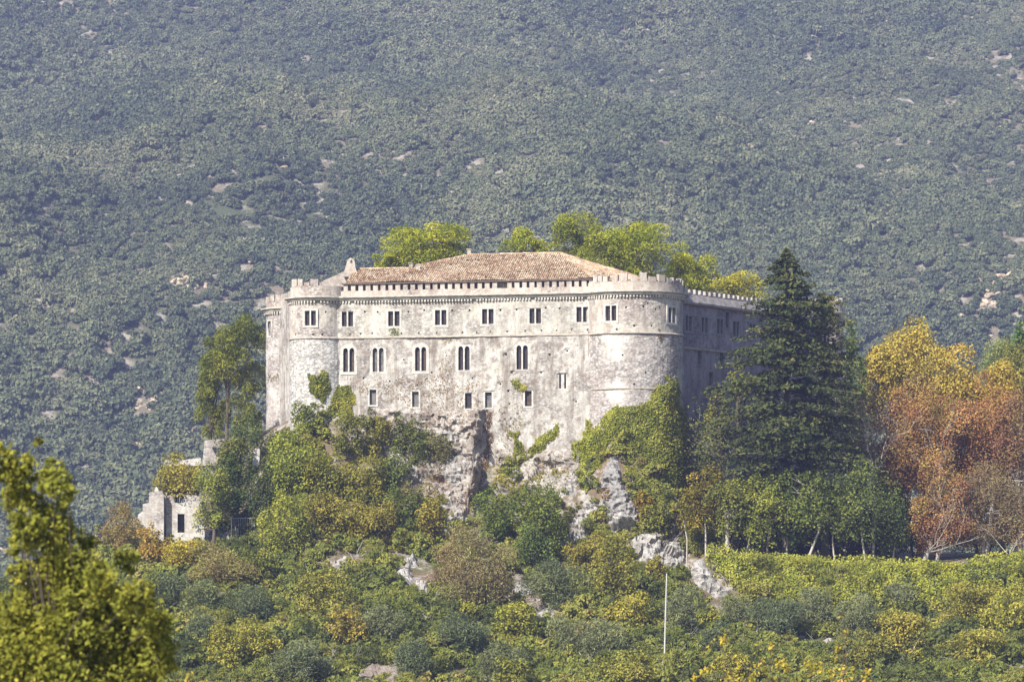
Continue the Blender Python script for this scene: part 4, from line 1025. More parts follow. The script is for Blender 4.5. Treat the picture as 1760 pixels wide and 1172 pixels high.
o = link('dead_twigs', join_tubes(tw, 3), M['bark_pale']); props(o, kind='stuff')
# ------------------------------------------------------------------ undergrowth on the hill
M['under'] = mat_rnd('undergrowth_leaves', [(0, (.035, .045, .018)), (.25, (.075, .095, .026)), (.5, (.14, .165, .032)), (.7, (.215, .22, .045)), (.85, (.21, .17, .07)), (1, (.25, .19, .12))], False, .2, .5, (.8, .95, .95), inst=True, nsc=.12, gain=1.2, hue=(1.2, 1.08, 1.05))
UP = []
for k in range(5):
    rg = np.random.default_rng(500 + k)
    V, Fq, rnd = crown_np(0, 0, .3, 1.0, 1.0, .85, 'green' if k < 4 else 'olive', rg, False, .75, .115, 9)
    UP.append(proto('undergrowth_tuft', npmesh('undergrowth_tuft', V, Fq, rnd), M['under']))
rg = np.random.default_rng(11); n_ = 20000
ux = rg.uniform(-76, 88, n_); uy = rg.uniform(333, 405, n_); uz = ground_z(ux, uy, True)
upx, upy = ppx(ux, uy), ppy(uz, uy)
ROCKP = [[tuple(p) for p in q] for q in ([(742, 742), (765, 732), (800, 748), (816, 790), (808, 830), (778, 856), (756, 822)], [(768, 858), (800, 842), (815, 880), (792, 914), (760, 902)],
 [(925, 828), (985, 803), (1002, 820), (988, 852), (940, 844)], [(1052, 752), (1063, 790), (1072, 830), (1104, 885), (1100, 910), (1062, 910), (1030, 885), (1032, 840)], [(982, 945), (976, 905), (1008, 858), (1032, 868), (1024, 902), (1000, 936)],
 [(1082, 925), (1110, 912), (1145, 925), (1165, 920), (1184, 955), (1165, 995), (1130, 985), (1095, 975)], [(1178, 945), (1206, 955), (1240, 998), (1262, 1014), (1270, 1060), (1232, 1060), (1196, 1040), (1180, 1010)],
 [(672, 992), (690, 950), (716, 952), (745, 1010), (758, 1052), (715, 1024), (690, 1015)], [(560, 968), (598, 958), (604, 990), (575, 994)], [(862, 1034), (880, 1004), (912, 998), (928, 1010), (960, 1040), (975, 1070), (930, 1070)],
 [(606, 1170), (640, 1142), (690, 1146), (710, 1190), (606, 1190)], [(1370, 1115), (1400, 1095), (1440, 1095), (1450, 1118)], [(800, 800), (850, 705), (850, 830), (815, 900)], [(650, 705), (672, 712), (662, 800), (640, 810)], [(318, 946), (300, 880), (345, 890), (398, 906), (404, 938), (372, 958)], [(860, 805), (985, 760), (985, 812), (900, 840)])]
ok = np.ones(n_, bool)
for q in ROCKP: ok &= ~in_poly(upx, upy, q)
ok &= ~((upx > 1210) & (uy > 381.5))
gp = fbm(np.stack([ux / 5, uy / 5, 0 * ux], 1), 3, 88); ok &= gp < .33
ok &= ~((uy > 398.5) & (upx > 560) & (upx < 1180)) & ~((upx > 235) & (upx < 350) & (upy < 930) & (uy > 392))
ux, uy, uz, upx, upy = ux[ok], uy[ok], uz[ok], upx[ok], upy[ok]; n_ = len(ux)
ut = np.clip(.44 + .78 * fbm(np.stack([ux / 8, uy / 8, 0 * ux], 1), 3, 91) + rg.normal(0, .16, n_), 0, 1)
us_ = rg.uniform(.45, 1.1, n_) * rg.choice([1, 1, 1.3, 1.8], n_)
gn_scatter('undergrowth', np.stack([ux, uy, uz], 1), np.stack([rg.normal(0, .25, n_), rg.normal(0, .25, n_), rg.uniform(0, 6.28, n_)], 1), np.stack([us_, us_, us_ * rg.uniform(.7, 1.3, n_)], 1), ut, rg.integers(0, 5, n_), UP, 'stuff')

# ------------------------------------------------------------------ trees behind and around the castle
BK = dict(Y=438, zb=20)
tree('pine_tree', 'broad rounded pine rising behind the left half of the tiled roof', 'tree', 738, 475, 388, 150, 'pine', tint=(1.75, 1.75, .8), **BK)
tree('pine_tree', 'small low pine crown left of the broad pine behind the roof', 'tree', 666, 478, 434, 56, 'pine', tint=(1.8, 1.8, .8), Y=437, zb=20)
tree('pine_tree', 'small pine showing between the two pine clumps behind the roof', 'tree', 900, 468, 394, 72, 'pine', tint=(1.6, 1.65, .8), Y=442, zb=20)
tree('pine_tree', 'tallest pine behind the right end of the tiled roof', 'tree', 986, 480, 376, 104, 'pine', tint=(1.3, 1.35, .8), Y=440, zb=20)
tree('pine_tree', 'wide bright pine crown directly behind the right tower battlements', 'tree', 1098, 500, 393, 140, 'pine', tint=(1.7, 1.75, .8), Y=436, zb=20)
tree('pine_tree', 'lower pine between the tallest pine and the wide bright one', 'tree', 1030, 490, 412, 80, 'pine', tint=(1.2, 1.25, .8), Y=434, zb=20)
tree('pine_tree', 'yellowish pine sloping down behind the right tower edge', 'tree', 1180, 520, 428, 90, 'pine', tint=(1.9, 1.9, .8), Y=441, zb=18)
tree('shrub_tree', 'bright yellow green crown over the far battlements beside the dark fir', 'tree', 1262, 535, 470, 100, 'yellowgreen', tint=(1.4, 1.3, .8), Y=446, zb=16)
tree('shrub_tree', 'pale green thin crown behind the shaded wing', 'tree', 1215, 520, 448, 44, 'yellowgreen', tint=(1.1, 1.15, 1.0), Y=447, zb=16, dens=.5)
tree('pine_tree', 'tall soft feathery pine left of the castle', 'tree', 392, 705, 546, 116, 'pine', Y=431, tint=(1.05, 1.1, .9), trunk=.2, nl=34)
tree('pine_tree', 'lower shaggy pine branches under the feathery pine', 'tree', 364, 765, 610, 64, 'pine', Y=432, tint=(.95, 1.0, .8), nl=20)
tree('pine_tree', 'dark pine close against the far left tower', 'tree', 424, 760, 668, 46, 'pine', Y=417, tint=(.8, .85, .8), nl=20)

def conifer(name, label, px, pyt, pyb, prof, Y, kind, tint, seed, n_br=260, sprays=26, ls=.26, asp=.34, droop=.25, zb=None):
    """layered evergreen: whorls of drooping boughs hung with sprays; prof = [(row, half width px)]"""
    rg = np.random.default_rng(seed); s = Y / F; x = (px - 880) * s; zt = (HZ - pyt) * s; zg = zb if zb is not None else gz(x, Y)
    root = empty(name, (x, Y, zg), label, 'tree'); rows = np.array([p[0] for p in prof], float); hw = np.array([p[1] for p in prof], float)
    Cs = []; Ns = []; lst = [([(x, Y, zg - .5), (x, Y, (zg + zt) / 2), (x, Y, zt)], [.55, .35, .04])]; rn = []
    for i in range(n_br):
        row = pyt + (pyb - pyt) * (rg.random() ** .82); R = np.interp(row, rows, hw) * s * rg.choice([.5, .75, 1.0, 1.1, 1.38]); a = rg.uniform(0, 2 * math.pi)
        if math.sin(a) > .45 and rg.random() < .7: a = -a
        z0 = (HZ - row) * s; t = np.linspace(.12, 1, sprays) ** .8; br = rg.random()
        cx_ = x + np.cos(a) * R * t; cy_ = Y + np.sin(a) * R * t; cz_ = z0 + .22 * R * t - droop * R * t ** 2
        side = rg.normal(0, .16, sprays) * R * (.35 + .5 * t)
        cx_ += -np.sin(a) * side; cy_ += np.cos(a) * side; cz_ += -np.abs(rg.normal(0, .16, sprays)) - .25 * np.abs(side) * .3
        k3 = 3
        for q in range(k3):
            Cs.append(np.stack([cx_ + rg.normal(0, .17, sprays), cy_ + rg.normal(0, .17, sprays), cz_ + rg.normal(0, .13, sprays)], 1))
            Ns.append(rg.normal(0, .5, (sprays, 3)) + np.array([math.cos(a) * .35, math.sin(a) * .35, .8])); rn.append(np.clip(.45 * br + .55 * rg.random(sprays), 0, 1))
        if i % 2 == 0: lst.append(([(x, Y, z0 - .1), (x + math.cos(a) * R * .5, Y + math.sin(a) * R * .5, z0 + .05 * R), (x + math.cos(a) * R * .95, Y + math.sin(a) * R * .95, z0 + (.22 - droop) * R)], [.09, .05, .015]))
    C = np.concatenate(Cs); V, Fq = leaf_quads(C, np.concatenate(Ns), ls, asp, rg)
    cr = link('crown', npmesh('crown', V, Fq, np.concatenate(rn)), LEAF[kind], root); cr.color = (*tint, 1)
    link('trunk', join_tubes(lst, 5), M['bark'], root); return root
conifer('fir_tree', 'huge dark fir with a pointed top standing before the shaded wing', 1352, 430, 850, [(430, 3), (480, 34), (520, 55), (600, 82), (700, 118), (780, 132), (850, 118)], 393, 'dark', (.85, .80, .75), 71, 430, 32, .30, .4)
conifer('cypress_tree', 'bushy brownish evergreen filling the right shoulder of the huge fir', 1418, 505, 800, [(505, 18), (560, 42), (650, 55), (800, 60)], 397, 'dark', (1.6, 1.35, 1.0), 72, 240, 18, droop=.1)
conifer('cypress_tree', 'slim green cypress right of the huge fir', 1463, 552, 800, [(552, 3), (600, 11), (700, 14), (800, 14)], 412, 'dark', (1.5, 1.7, 1.2), 73, 170, 9, .2, droop=-.5)
conifer('cypress_tree', 'second slimmer cypress just left of the yellow tree', 1481, 612, 800, [(612, 3), (660, 8), (800, 10)], 410, 'dark', (1.2, 1.4, 1.1), 74, 120, 8, .2, droop=-.5)
conifer('fir_tree', 'small blue green conifer at the right edge behind the yellow tree', 1752, 556, 760, [(556, 4), (600, 14), (700, 30), (760, 34)], 432, 'dark', (1.5, 1.9, 1.6), 75, 200, 12, droop=.1)
tree('oak_tree', 'dull green tree at the right edge behind the yellow crown', 'tree', 1722, 720, 590, 80, 'olive', Y=434, tint=(1.1, 1.15, .7))
tree('oak_tree', 'ochre tinged round tree cut by the right edge', 'tree', 1750, 700, 600, 60, 'gold', Y=428, tint=(.7, .8, .9))
tree('plane_tree', 'big golden yellow tree towering over the rusty ones', 'tree', 1580, 770, 546, 180, 'yellow', Y=416, nl=56)
tree('plane_tree', 'lower right yellow crown leaning out of the big golden tree', 'tree', 1680, 760, 598, 130, 'yellow', Y=414, tint=(.95, .9, .9), nl=30)
tree('plane_tree', 'yellow green crown showing through the rusty trees', 'tree', 1610, 880, 700, 150, 'yellow', Y=409, tint=(.62, .72, .8), nl=30)
tree('chestnut_tree', 'large rusty brown tree in the middle of the autumn group', 'tree', 1590, 880, 668, 170, 'rust', Y=401, bark='bark_pale', tint=(.98, .95, .9), dens=1.1, nl=48)
tree('chestnut_tree', 'reddest of the autumn trees near the right edge', 'tree', 1695, 900, 662, 150, 'rust', Y=403, bark='bark_pale', tint=(.95, .88, .85), dens=1.0, nl=44)
tree('chestnut_tree', 'rusty orange tree low in front of the autumn group', 'tree', 1610, 955, 800, 120, 'rust', Y=394, bark='bark_pale', tint=(.95, .93, .85), dens=1.0, nl=44)
tree('chestnut_tree', 'greyish pink half bare tree left of the rusty ones', 'tree', 1490, 830, 690, 120, 'rust', Y=402, bark='bark_pale', tint=(.95, 1.05, 1.5), dens=.45)
tree('chestnut_tree', 'dark red brown tree cut off by the right edge', 'tree', 1752, 930, 700, 110, 'rust', Y=398, bark='bark_pale', tint=(.75, .75, .9), dens=1.0, nl=44)
tree('plane_tree', 'yellow shoulder at the left of the big golden tree', 'tree', 1515, 740, 596, 70, 'yellow', Y=413, tint=(.9, .92, .9), nl=24)
tree('plane_tree', 'small yellow crown at the upper right beside the blue green conifer', 'tree', 1725, 700, 622, 70, 'yellow', Y=417, tint=(.8, .85, .9), nl=24)
tree('chestnut_tree', 'dull brown tree filling the gap low at the far right', 'tree', 1690, 968, 810, 150, 'brown', Y=396, bark='bark_pale', tint=(.75, .75, .8), dens=.9, nl=40)
tree('chestnut_tree', 'brown green tree behind the right end of the terrace row', 'tree', 1530, 900, 760, 100, 'rust', Y=404, bark='bark_pale', tint=(.65, .9, .9), dens=.9, nl=36)
tree('oak_tree', 'deep green tree behind the trunks at the far right', 'tree', 1700, 965, 850, 150, 'dark', Y=409, tint=(1.2, 1.1, 1))
tree('oak_tree', 'dark undertree between grove and rusty trees', 'tree', 1570, 965, 870, 100, 'dark', Y=408, tint=(1, 1, 1))

def bare_tree(name, label, px, pyb, ends, Y, r0, leafn, seed, tint=(1, 1, 1), kind='rust'):
    rg = np.random.default_rng(seed); s = Y / F; x = (px - 880) * s; zg = gz(x, Y); root = empty(name, (x, Y, zg), label, 'tree'); lst = []; tips = []
    def grow(p, d, L, r, dep):
        pts = [p]; q = p; dd = d
        for i in range(4):
            dd = (dd + Vector(rg.normal(0, .16, 3)) + Vector((0, 0, .03))).normalized(); q = q + dd * L / 4; pts.append(q)
        lst.append((pts, [r * (1 - .16 * i) for i in range(5)])); tips.append(q)
        if dep > 0:
            for k in range(rg.integers(2, 5)):
                st = pts[rg.integers(1, 5)]; nd = (dd + Vector(rg.normal(0, .55, 3))).normalized(); grow(st, nd, L * rg.uniform(.5, .8), r * .5, dep - 1)
    b = Vector((x, Y, zg)); f0 = Vector(pw(px, pyb, Y)); lst.append(([b - Vector((0, 0, .4)), (b + f0) / 2 + Vector((.2, 0, 0)), f0], [r0 * 1.3, r0, r0 * .9]))
    for ex, ey in ends:
        e = Vector(pw(ex, ey, Y)) + Vector((0, rg.normal(0, 1.5), 0)); grow(f0, (e - f0).normalized(), (e - f0).length * .75, r0 * .55, 3)
    link('branches', join_tubes(lst, 4), M['bark_pale'], root)
    T = np.array([tuple(t) for t in tips]); C = np.repeat(T, leafn, 0) + rg.normal(0, .35, (len(T) * leafn, 3)); V, Fq = leaf_quads(C, rg.normal(size=C.shape), .12, .5, rg)
    cr = link('crown', npmesh('crown', V, Fq, rg.random(len(C))), LEAF[kind], root); cr.color = (*tint, 1)
bare_tree('bare_tree', 'spreading bare pale branches left of the autumn trees', 1500, 815, [(1412, 752), (1440, 720), (1470, 700), (1505, 705), (1535, 730), (1425, 780)], 396, .17, 5, 81, (.9, .9, 1.2))
bare_tree('bare_tree', 'leaning pale bare tree at the terrace edge far right', 1590, 950, [(1640, 900), (1700, 905), (1740, 925)], 390, .11, 5, 82)
bare_tree('bare_tree', 'bare grey trunk and boughs rising through the rusty trees', 1612, 880, [(1600, 800), (1640, 760), (1655, 820), (1590, 760)], 398, .2, 4, 83, (1, .8, .7))
bare_tree('bare_tree', 'thin bare branches in the shade right of the ivy tower', 1250, 830, [(1225, 735), (1240, 700), (1262, 740), (1230, 770)], 397, .10, 6, 84, (.6, .8, .6), 'brown')
bare_tree('bare_tree', 'white forked bare branch hanging at the far right', 1735, 955, [(1700, 890), (1745, 905), (1757, 930)], 391, .11, 2, 85)

# grove on the terrace
G = 'small trees in a row along the terrace edge'
GY_ = 386
tree('grove_tree', 'orange topped small tree at the left end of the terrace row', 'tree', 1213, 925, 815, 92, 'green', Y=387, tint=(1.35, 1.0, .7), group=G, bark='bark_pale', tr0=.13)
tree('grove_tree', 'low leafy tree hugging the ivy at the left end of the terrace', 'tree', 1180, 890, 838, 60, 'green', Y=388, tint=(1.1, .95, .7), group=G, bark='bark_pale', tr0=.1)
tree('grove_tree', 'small tree with the thick white trunk on the terrace', 'tree', 1250, 925, 828, 76, 'green', Y=385, tint=(1.0, 1.0, .9), group=G, bark='bark_pale', tr0=.26)
tree('grove_tree', 'small tree just right of the thick white trunk', 'tree', 1283, 925, 822, 70, 'green', Y=386, tint=(1.1, 1.1, .9), group=G, bark='bark_pale', tr0=.12)
tree('grove_tree', 'bright leafy tree before the foot of the huge fir', 'tree', 1318, 940, 826, 84, 'green', Y=385, tint=(1.1, 1.15, .9), group=G, bark='bark', tr0=.16)
tree('grove_tree', 'shaded narrow tree in the middle of the terrace row', 'tree', 1352, 945, 842, 60, 'dark', Y=387, tint=(1.3, 1.4, 1.1), group=G, bark='bark_pale', tr0=.13)
tree('grove_tree', 'tallest tree of the terrace row with two pale stems', 'tree', 1389, 940, 797, 104, 'green', Y=385.5, tint=(.85, .95, .9), group=G, bark='bark_pale', tr0=.17)
tree('grove_tree', 'round dull green tree between the two tallest terrace trees', 'tree', 1434, 952, 822, 84, 'green', Y=386, tint=(.75, .85, .9), group=G, bark='bark_pale', tr0=.12)
tree('grove_tree', 'broad dark green tree right in the terrace row', 'tree', 1487, 955, 806, 112, 'green', Y=385.5, tint=(.7, .8, .9), group=G, bark='bark_pale', tr0=.15)
tree('grove_tree', 'last green terrace tree beside the rusty ones', 'tree', 1535, 960, 850, 70, 'dark', Y=387, tint=(1.3, 1.3, 1.0), group=G, bark='bark_pale', tr0=.12)
for i, (px, top, w_, lb) in enumerate([(1215, 870, 90, 'added dark evergreen for the shade behind the left end of the terrace row'), (1290, 850, 100, 'added dark evergreen for the shade behind the thick white trunk tree'), (1365, 850, 100, 'added dark evergreen for the shade under the huge fir'), (1440, 850, 110, 'added dark evergreen for the shade behind the tallest terrace tree'), (1515, 850, 110, 'added dark evergreen for the shade behind the broad terrace tree')]):
    tree('bush_or_shade_fill', lb, 'tree', px, 985, top, w_, 'dark', Y=399 + i, tint=(.6, .6, .6), dens=1.4)  # added dark crowns standing in for the shade beneath the grove
tree('bush_or_shade_fill', 'gloomy bush in the shade at the foot of the right tower', 'tree', 1222, 860, 690, 66, 'dark', Y=403, tint=(1.5, 1.4, 1.1), dens=.7)
tree('bush_or_shade_fill', 'yellowish bush at the foot of the shaded wing', 'tree', 1236, 790, 676, 48, 'green', Y=399, tint=(.95, .85, .8), dens=.6)
tree('bush_or_shade_fill', 'light green bush left against the huge fir', 'tree', 1273, 700, 628, 42, 'green', Y=403, tint=(1.2, 1.15, .8), dens=.6)

rgh = np.random.default_rng(77); hp = rgh.uniform(0, 1, 9000); hx = 1214 + hp * 560; he = np.interp(hx, [1215, 1300, 1400, 1500, 1600, 1700, 1800], [958, 963, 970, 974, 978, 972, 955])
hY = 382.6 + rgh.normal(0, .7, 9000); hX = (hx - 880) / F * hY; hZ = ground_z(hX, hY) + rgh.uniform(0, 1, 9000) * (.9 + .6 * fbm(np.stack([hX * .5, hY * .5, 0 * hX], 1), 3, 5))
Vh, Fh = leaf_quads(np.stack([hX, hY, hZ], 1), rgh.normal(size=(9000, 3)) * .8 + np.array([-.2, -.4, .7]), .16, .62, rgh)
oh = link('hedge_top', npmesh('hedge_top', Vh, Fh, rgh.random(9000)), LEAF['yellowgreen']); oh.color = (1.0, 1.05, .9, 1)
# ivy bank below the terrace
o = mass('hedge', 'long bright ivy hedge over the bank below the terrace trees', 'hedge', [(1214, 957), (1300, 960), (1400, 968), (1500, 973), (1600, 976), (1690, 972), (1765, 950), (1765, 1062), (1600, 1072), (1500, 1066), (1400, 1058), (1300, 1040), (1250, 1012)], 42000, 'yellowgreen', 1.7, (1.0, 1.05, .9), 30, kindp=None, tree_=bvh_g, leaf=.125, sc=.4, base=.5, up=.35); oh.parent = o

# ------------------------------------------------------------------ shrubs and small trees on the slope
SH = [
 ('shrub', 'dark bushy tree left of the far left tower', 426, 860, 722, 80, 'dark', (1.35, 1.35, 1.0)),
 ('shrub', 'shadowy evergreen bush above the metal gate', 400, 890, 790, 84, 'dark', (1.25, 1.3, 1.0)),
 ('shrub', 'golden creeper covered bush on top of the ruined house', 306, 852, 786, 96, 'gold', (.95, 1.0, .9)),
 ('shrub', 'golden green bush spilling beside the ruined door', 366, 900, 796, 66, 'gold', (.75, .95, .9)),
 ('shrub', 'dull grey green bush between ruin and pine', 400, 820, 735, 56, 'green', (.9, .9, .9)),
 ('shrub', 'yellow flowering bush below the ruined house', 320, 985, 925, 84, 'gold', (1.25, 1.2, .7)),
 ('shrub', 'small ochre bush left below the stepped ruin wall', 262, 970, 905, 60, 'gold', (1.0, .8, .8)),
 ('shrub', 'brownish hedge on the crest left of the ruin', 205, 960, 868, 70, 'brown', (1.1, 1.1, .8)),
 ('shrub', 'pale green round shrub on the crest behind the near tree', 158, 960, 895, 46, 'green', (1.2, 1.1, 1.3)),
 ('shrub', 'tangled brown green shrub under the ruined house', 380, 1010, 935, 110, 'brown', (1.0, 1.15, .8)),
 ('shrub', 'bright green bush at the foot of the front left tower', 530, 750, 690, 56, 'green', (.95, 1.0, .9)),
 ('shrub', 'large bright green bush below the far left tower', 510, 850, 745, 96, 'yellowgreen', (.9, 1.0, .9)),
 ('shrub', 'yellow green bush in the middle of the big tangle', 560, 860, 770, 80, 'yellowgreen', (.95, .95, .9)),
 ('shrub', 'green bush under the ivy right of the left tower', 600, 790, 705, 60, 'green', (1.0, .95, .8)),
 ('shrub', 'olive brown bush below the first lower window', 650, 790, 715, 46, 'green', (1.1, .95, .8)),
 ('shrub', 'dark green bush under the second lower window', 696, 790, 716, 46, 'green', (.75, .8, .9)),
 ('shrub', 'green gold bush right of the big tangle centre', 625, 860, 780, 84, 'yellowgreen', (.85, .8, .8)),
 ('shrub', 'dark leafed bush beside the pale rock rib', 680, 850, 780, 64, 'green', (.7, .8, .9)),
 ('shrub', 'bright lime bush lower left of the big tangle', 490, 960, 840, 80, 'yellowgreen', (1.0, 1.05, .9)),
 ('shrub', 'yellowish bush leaning over the dark hollow', 560, 930, 850, 90, 'yellowgreen', (.95, .85, .9)),
 ('shrub', 'gold speckled bush right above the dark hollow', 640, 930, 850, 86, 'yellowgreen', (.9, .78, .8)),
 ('shrub', 'deep green bush left of the white cliff', 690, 920, 840, 60, 'green', (.75, .85, .9)),
 ('shrub', 'thin yellow green bush at the foot of the white cliff', 742, 940, 850, 60, 'yellowgreen', (.95, .8, .8)),
 ('shrub', 'dark evergreen mass in shadow right beside the metal gate', 452, 900, 800, 52, 'dark', (1.0, 1.0, .9)),
 ('shrub', 'dark green bush on the crest under the far left tower', 476, 800, 735, 44, 'green', (.75, .8, .8)),
 ('shrub', 'dusky green bush on the cliff between two lower windows', 722, 800, 742, 44, 'green', (.7, .75, .8)),
 ('shrub', 'low green bush at the top of the pale rock rib', 634, 745, 705, 34, 'green', (.9, .85, .8)),
 ('shrub', 'olive brown bush low on the cliff left of the cleft', 712, 880, 825, 50, 'brown', (.8, .95, .75)),
 ('shrub', 'dark small tree hanging over the cleft', 755, 800, 740, 50, 'brown', (.7, .9, .7)),
 ('shrub', 'dark green fig like bush below the ledge, centre of the cliff', 855, 930, 836, 74, 'green', (.8, .95, .8)),
 ('shrub', 'broad green bush under the pale rock ledge', 925, 960, 838, 100, 'green', (.9, 1.0, .8)),
 ('shrub', 'deep green drooping bush left of the white rock flank', 915, 985, 905, 74, 'green', (.7, .85, .9)),
 ('shrub', 'brown dry looking large bush in the centre of the slope', 822, 1050, 905, 128, 'brown', (.88, 1.0, .85)),
 ('shrub', 'pinkish dry bush left beside the large brown one', 765, 1010, 930, 60, 'brown', (.95, .9, .85)),
 ('shrub', 'yellow speckled bush at the foot of the grey rock wedge', 1010, 990, 925, 70, 'yellowgreen', (1.05, .9, .8)),
 ('shrub', 'ivy clad stump like bush left of the tall pole', 1065, 1050, 935, 90, 'yellowgreen', (.85, .8, .85)),
 ('shrub', 'green bush right of the grey wedge under the ivy curtain', 1130, 925, 850, 70, 'green', (1.05, 1.0, .8)),
 ('shrub', 'orange tinged bush under the ivy curtain', 1105, 905, 850, 36, 'yellowgreen', (1.2, .85, .7)),
 ('shrub', 'tall narrow bush just right of the tall pole top', 1128, 1010, 955, 36, 'yellowgreen', (1.0, .85, .8)),
 ('shrub', 'pale yellow leafed bush left of the tall pole', 1085, 1085, 1020, 90, 'yellowgreen', (1.3, 1.15, 1.0)),
 ('shrub', 'lime green bush below the stones in mid slope', 880, 1110, 1035, 90, 'yellowgreen', (1.05, 1.05, .9)),
 ('shrub', 'lime bush left of the cluster of olives', 800, 1075, 1020, 60, 'yellowgreen', (.95, .95, .9)),
 ('shrub', 'low yellow green thicket in the left middle of the slope', 560, 1060, 985, 110, 'yellowgreen', (.9, .85, .9)),
 ('shrub', 'golden thicket above the broken stony ground', 600, 1110, 1040, 80, 'yellowgreen', (1.1, .9, 1.0)),
 ('shrub', 'yellow autumn bush at the lower left beside the near tree', 440, 1150, 1065, 84, 'gold', (.9, 1.0, .8)),
 ('shrub', 'green gold bush lower left of the rounded olives', 385, 1160, 1080, 80, 'yellowgreen', (1.0, .95, .8)),
 ('shrub', 'greyish green bush right beside the near blurred tree', 350, 1060, 1000, 70, 'olive', (1.0, 1.05, .9)),
 ('shrub', 'dense green bush left of the big tangle foot', 440, 1010, 940, 80, 'green', (1.0, 1.0, .8)),
 ('shrub', 'green bush on the bank right of the sliding slab', 1290, 1075, 1010, 70, 'green', (1.1, 1.0, .9)),
 ('shrub', 'yellow green bush at the right end of the slope', 1660, 1075, 1000, 120, 'yellowgreen', (1.1, 1.0, 1.0)),
 ('shrub', 'bright bush cut by the right edge below the hedge', 1740, 1100, 1000, 90, 'yellowgreen', (1.1, 1.05, 1.0)),
 ('shrub', 'large yellow speckled bush lower right of the clearing', 1560, 1130, 1050, 110, 'yellowgreen', (1.15, 1.0, 1.0)),
 ('shrub', 'dull green bush bottom right between clearing and corner', 1490, 1150, 1090, 80, 'green', (1.2, 1.05, .9)),
 ('shrub', 'low lime bush in the bottom right corner', 1680, 1140, 1080, 100, 'yellowgreen', (1.15, 1.05, 1.0)),
 ('shrub', 'dark green bush just right of the tall pole foot', 1180, 1170, 1105, 60, 'green', (1.0, 1.0, .8)),
 ('shrub', 'bottom edge lime bush between pole and olives', 1080, 1190, 1125, 110, 'yellowgreen', (.95, .9, .9)),
 ('shrub', 'bottom edge green bush left of the upright stone', 880, 1195, 1130, 80, 'yellowgreen', (.95, .95, .9)),
 ('shrub', 'sunny low bush right of the pole on the grassy patch', 1215, 1085, 1048, 60, 'yellowgreen', (1.2, 1.1, 1.0)),
 ('shrub', 'bottom edge bush right of the flat pale stone', 1260, 1190, 1110, 80, 'yellowgreen', (.9, .85, .9)),
]
for nm, lb, px, yb, yt, w_, kd, tn_ in SH: tree(nm, lb, 'shrub', px, yb, yt, w_, kd, tint=tn_, shrub=True, Y={306: 397.5, 366: 394.5, 426: 409, 400: 400}.get(px))
OL = [('grey green olive tree in mid slope just under the pale stones', 948, 1050, 968, 88), ('olive tree between round boulder and lower stony ground', 660, 1110, 1045, 76), ('olive at the bottom right of the broken stony ground', 706, 1172, 1088, 72),
 ('dark domed olive at the bottom edge in the left third', 528, 1180, 1098, 96), ('olive with a dark hollow left of the lime bushes', 800, 1130, 1062, 88), ('bottom edge olive under the lime green bush', 860, 1180, 1108, 84),
 ('leftmost of the olives clustered left of the tall pole', 975, 1125, 1060, 66), ('middle of the olives clustered left of the tall pole', 1035, 1135, 1072, 86), ('olive touching the tall pole on its right side', 1172, 1100, 1015, 70), ('olive right of the grassy patch under the white slab', 1262, 1085, 1022, 60),
 ('broad pale olive under the hedge shadow', 1335, 1095, 1030, 92), ('tall dark olive in front of the bright hedge', 1402, 1080, 1000, 62), ('wide olive right above the small clearing', 1472, 1110, 1025, 84), ('small olive right in front of the bright hedge', 1546, 1045, 1000, 50),
 ('olive left of the golden autumn bush at lower left', 345, 1110, 1050, 70), ('small olive on the left slope below the tangle', 430, 1070, 1010, 90), ('pale olive at the left beside the near tree crown', 300, 1040, 985, 60), ('low dark olive right of the tall pole foot', 1230, 1130, 1070, 60)]
for lb, px, yb, yt, w_ in OL:
    tree('olive_tree', lb, 'tree', px, yb, yt, w_, 'olive', tint=random.choice([(.85, .9, .9), (1, 1, 1), (.75, .82, .85)]), shrub=True, group='grey green olives on the lower slope', tr0=.12, nl=22)

# ------------------------------------------------------------------ ruined house and other built pieces
def plate(name, outline, holes, Y, thick, mat, parent, ang=0):
    cu = bpy.data.curves.new('pl', 'CURVE'); cu.dimensions = '2D'; cu.fill_mode = 'BOTH'; cu.extrude = thick / 2; s_ = Y / F
    ox, oy = outline[0]
    for pl in [outline] + holes:
        s = cu.splines.new('POLY'); s.points.add(len(pl) - 1)
        for i, p in enumerate(pl): s.points[i].co = ((p[0] - ox) * s_, (oy - p[1]) * s_, 0, 1)
        s.use_cyclic_u = True
    ob = bpy.data.objects.new('tmp', cu); me = bpy.data.meshes.new_from_object(ob); bpy.data.objects.remove(ob)
    me.transform(Matrix.Translation(Vector(pw(ox, oy, Y))) @ Matrix.Rotation(math.radians(ang), 4, 'Z') @ Matrix.Rotation(math.radians(90), 4, 'X')); return link(name, me, mat, parent)
ruin = empty('ruined_house', Vector(pw(310, 915, 399)), 'small white ruined house with a dark doorway left below the castle', 'house')
plate('front_wall', [(286, 935), (286, 852), (296, 850), (318, 849), (345, 852), (352, 905), (352, 940)], [[(305.5, 915), (317.5, 915), (317.5, 883), (305.5, 883)], [(301, 864), (317, 864), (317, 851), (301, 851)]], 396, .5, M['ruin'], ruin)
plate('side_wall', [(283.5, 930), (283.5, 846), (300, 846), (300, 930)], [], 396.2, .4, M['facade_low'], ruin, 78)
V, Fq = boxes([(Vector(pw(311, 890, 396.9)), (2.2, .1, 3.4), (1, 0, 0), (0, 1, 0))]); link('interior_shade_box', npmesh('interior_shade_box', V, Fq), M['pane'], ruin)  # dark box in place of the unlit room behind the openings
lst = [(Vector(pw(302 + 3.2 * i, 857.5, 396.05)), (.03, .03, .46), (1, 0, 0), (0, 1, 0)) for i in range(5)]
for i, b_ in enumerate(lst):
    V, Fq = boxes([b_]); link('window_bar', npmesh('window_bar', V, Fq), M['metal'], ruin)
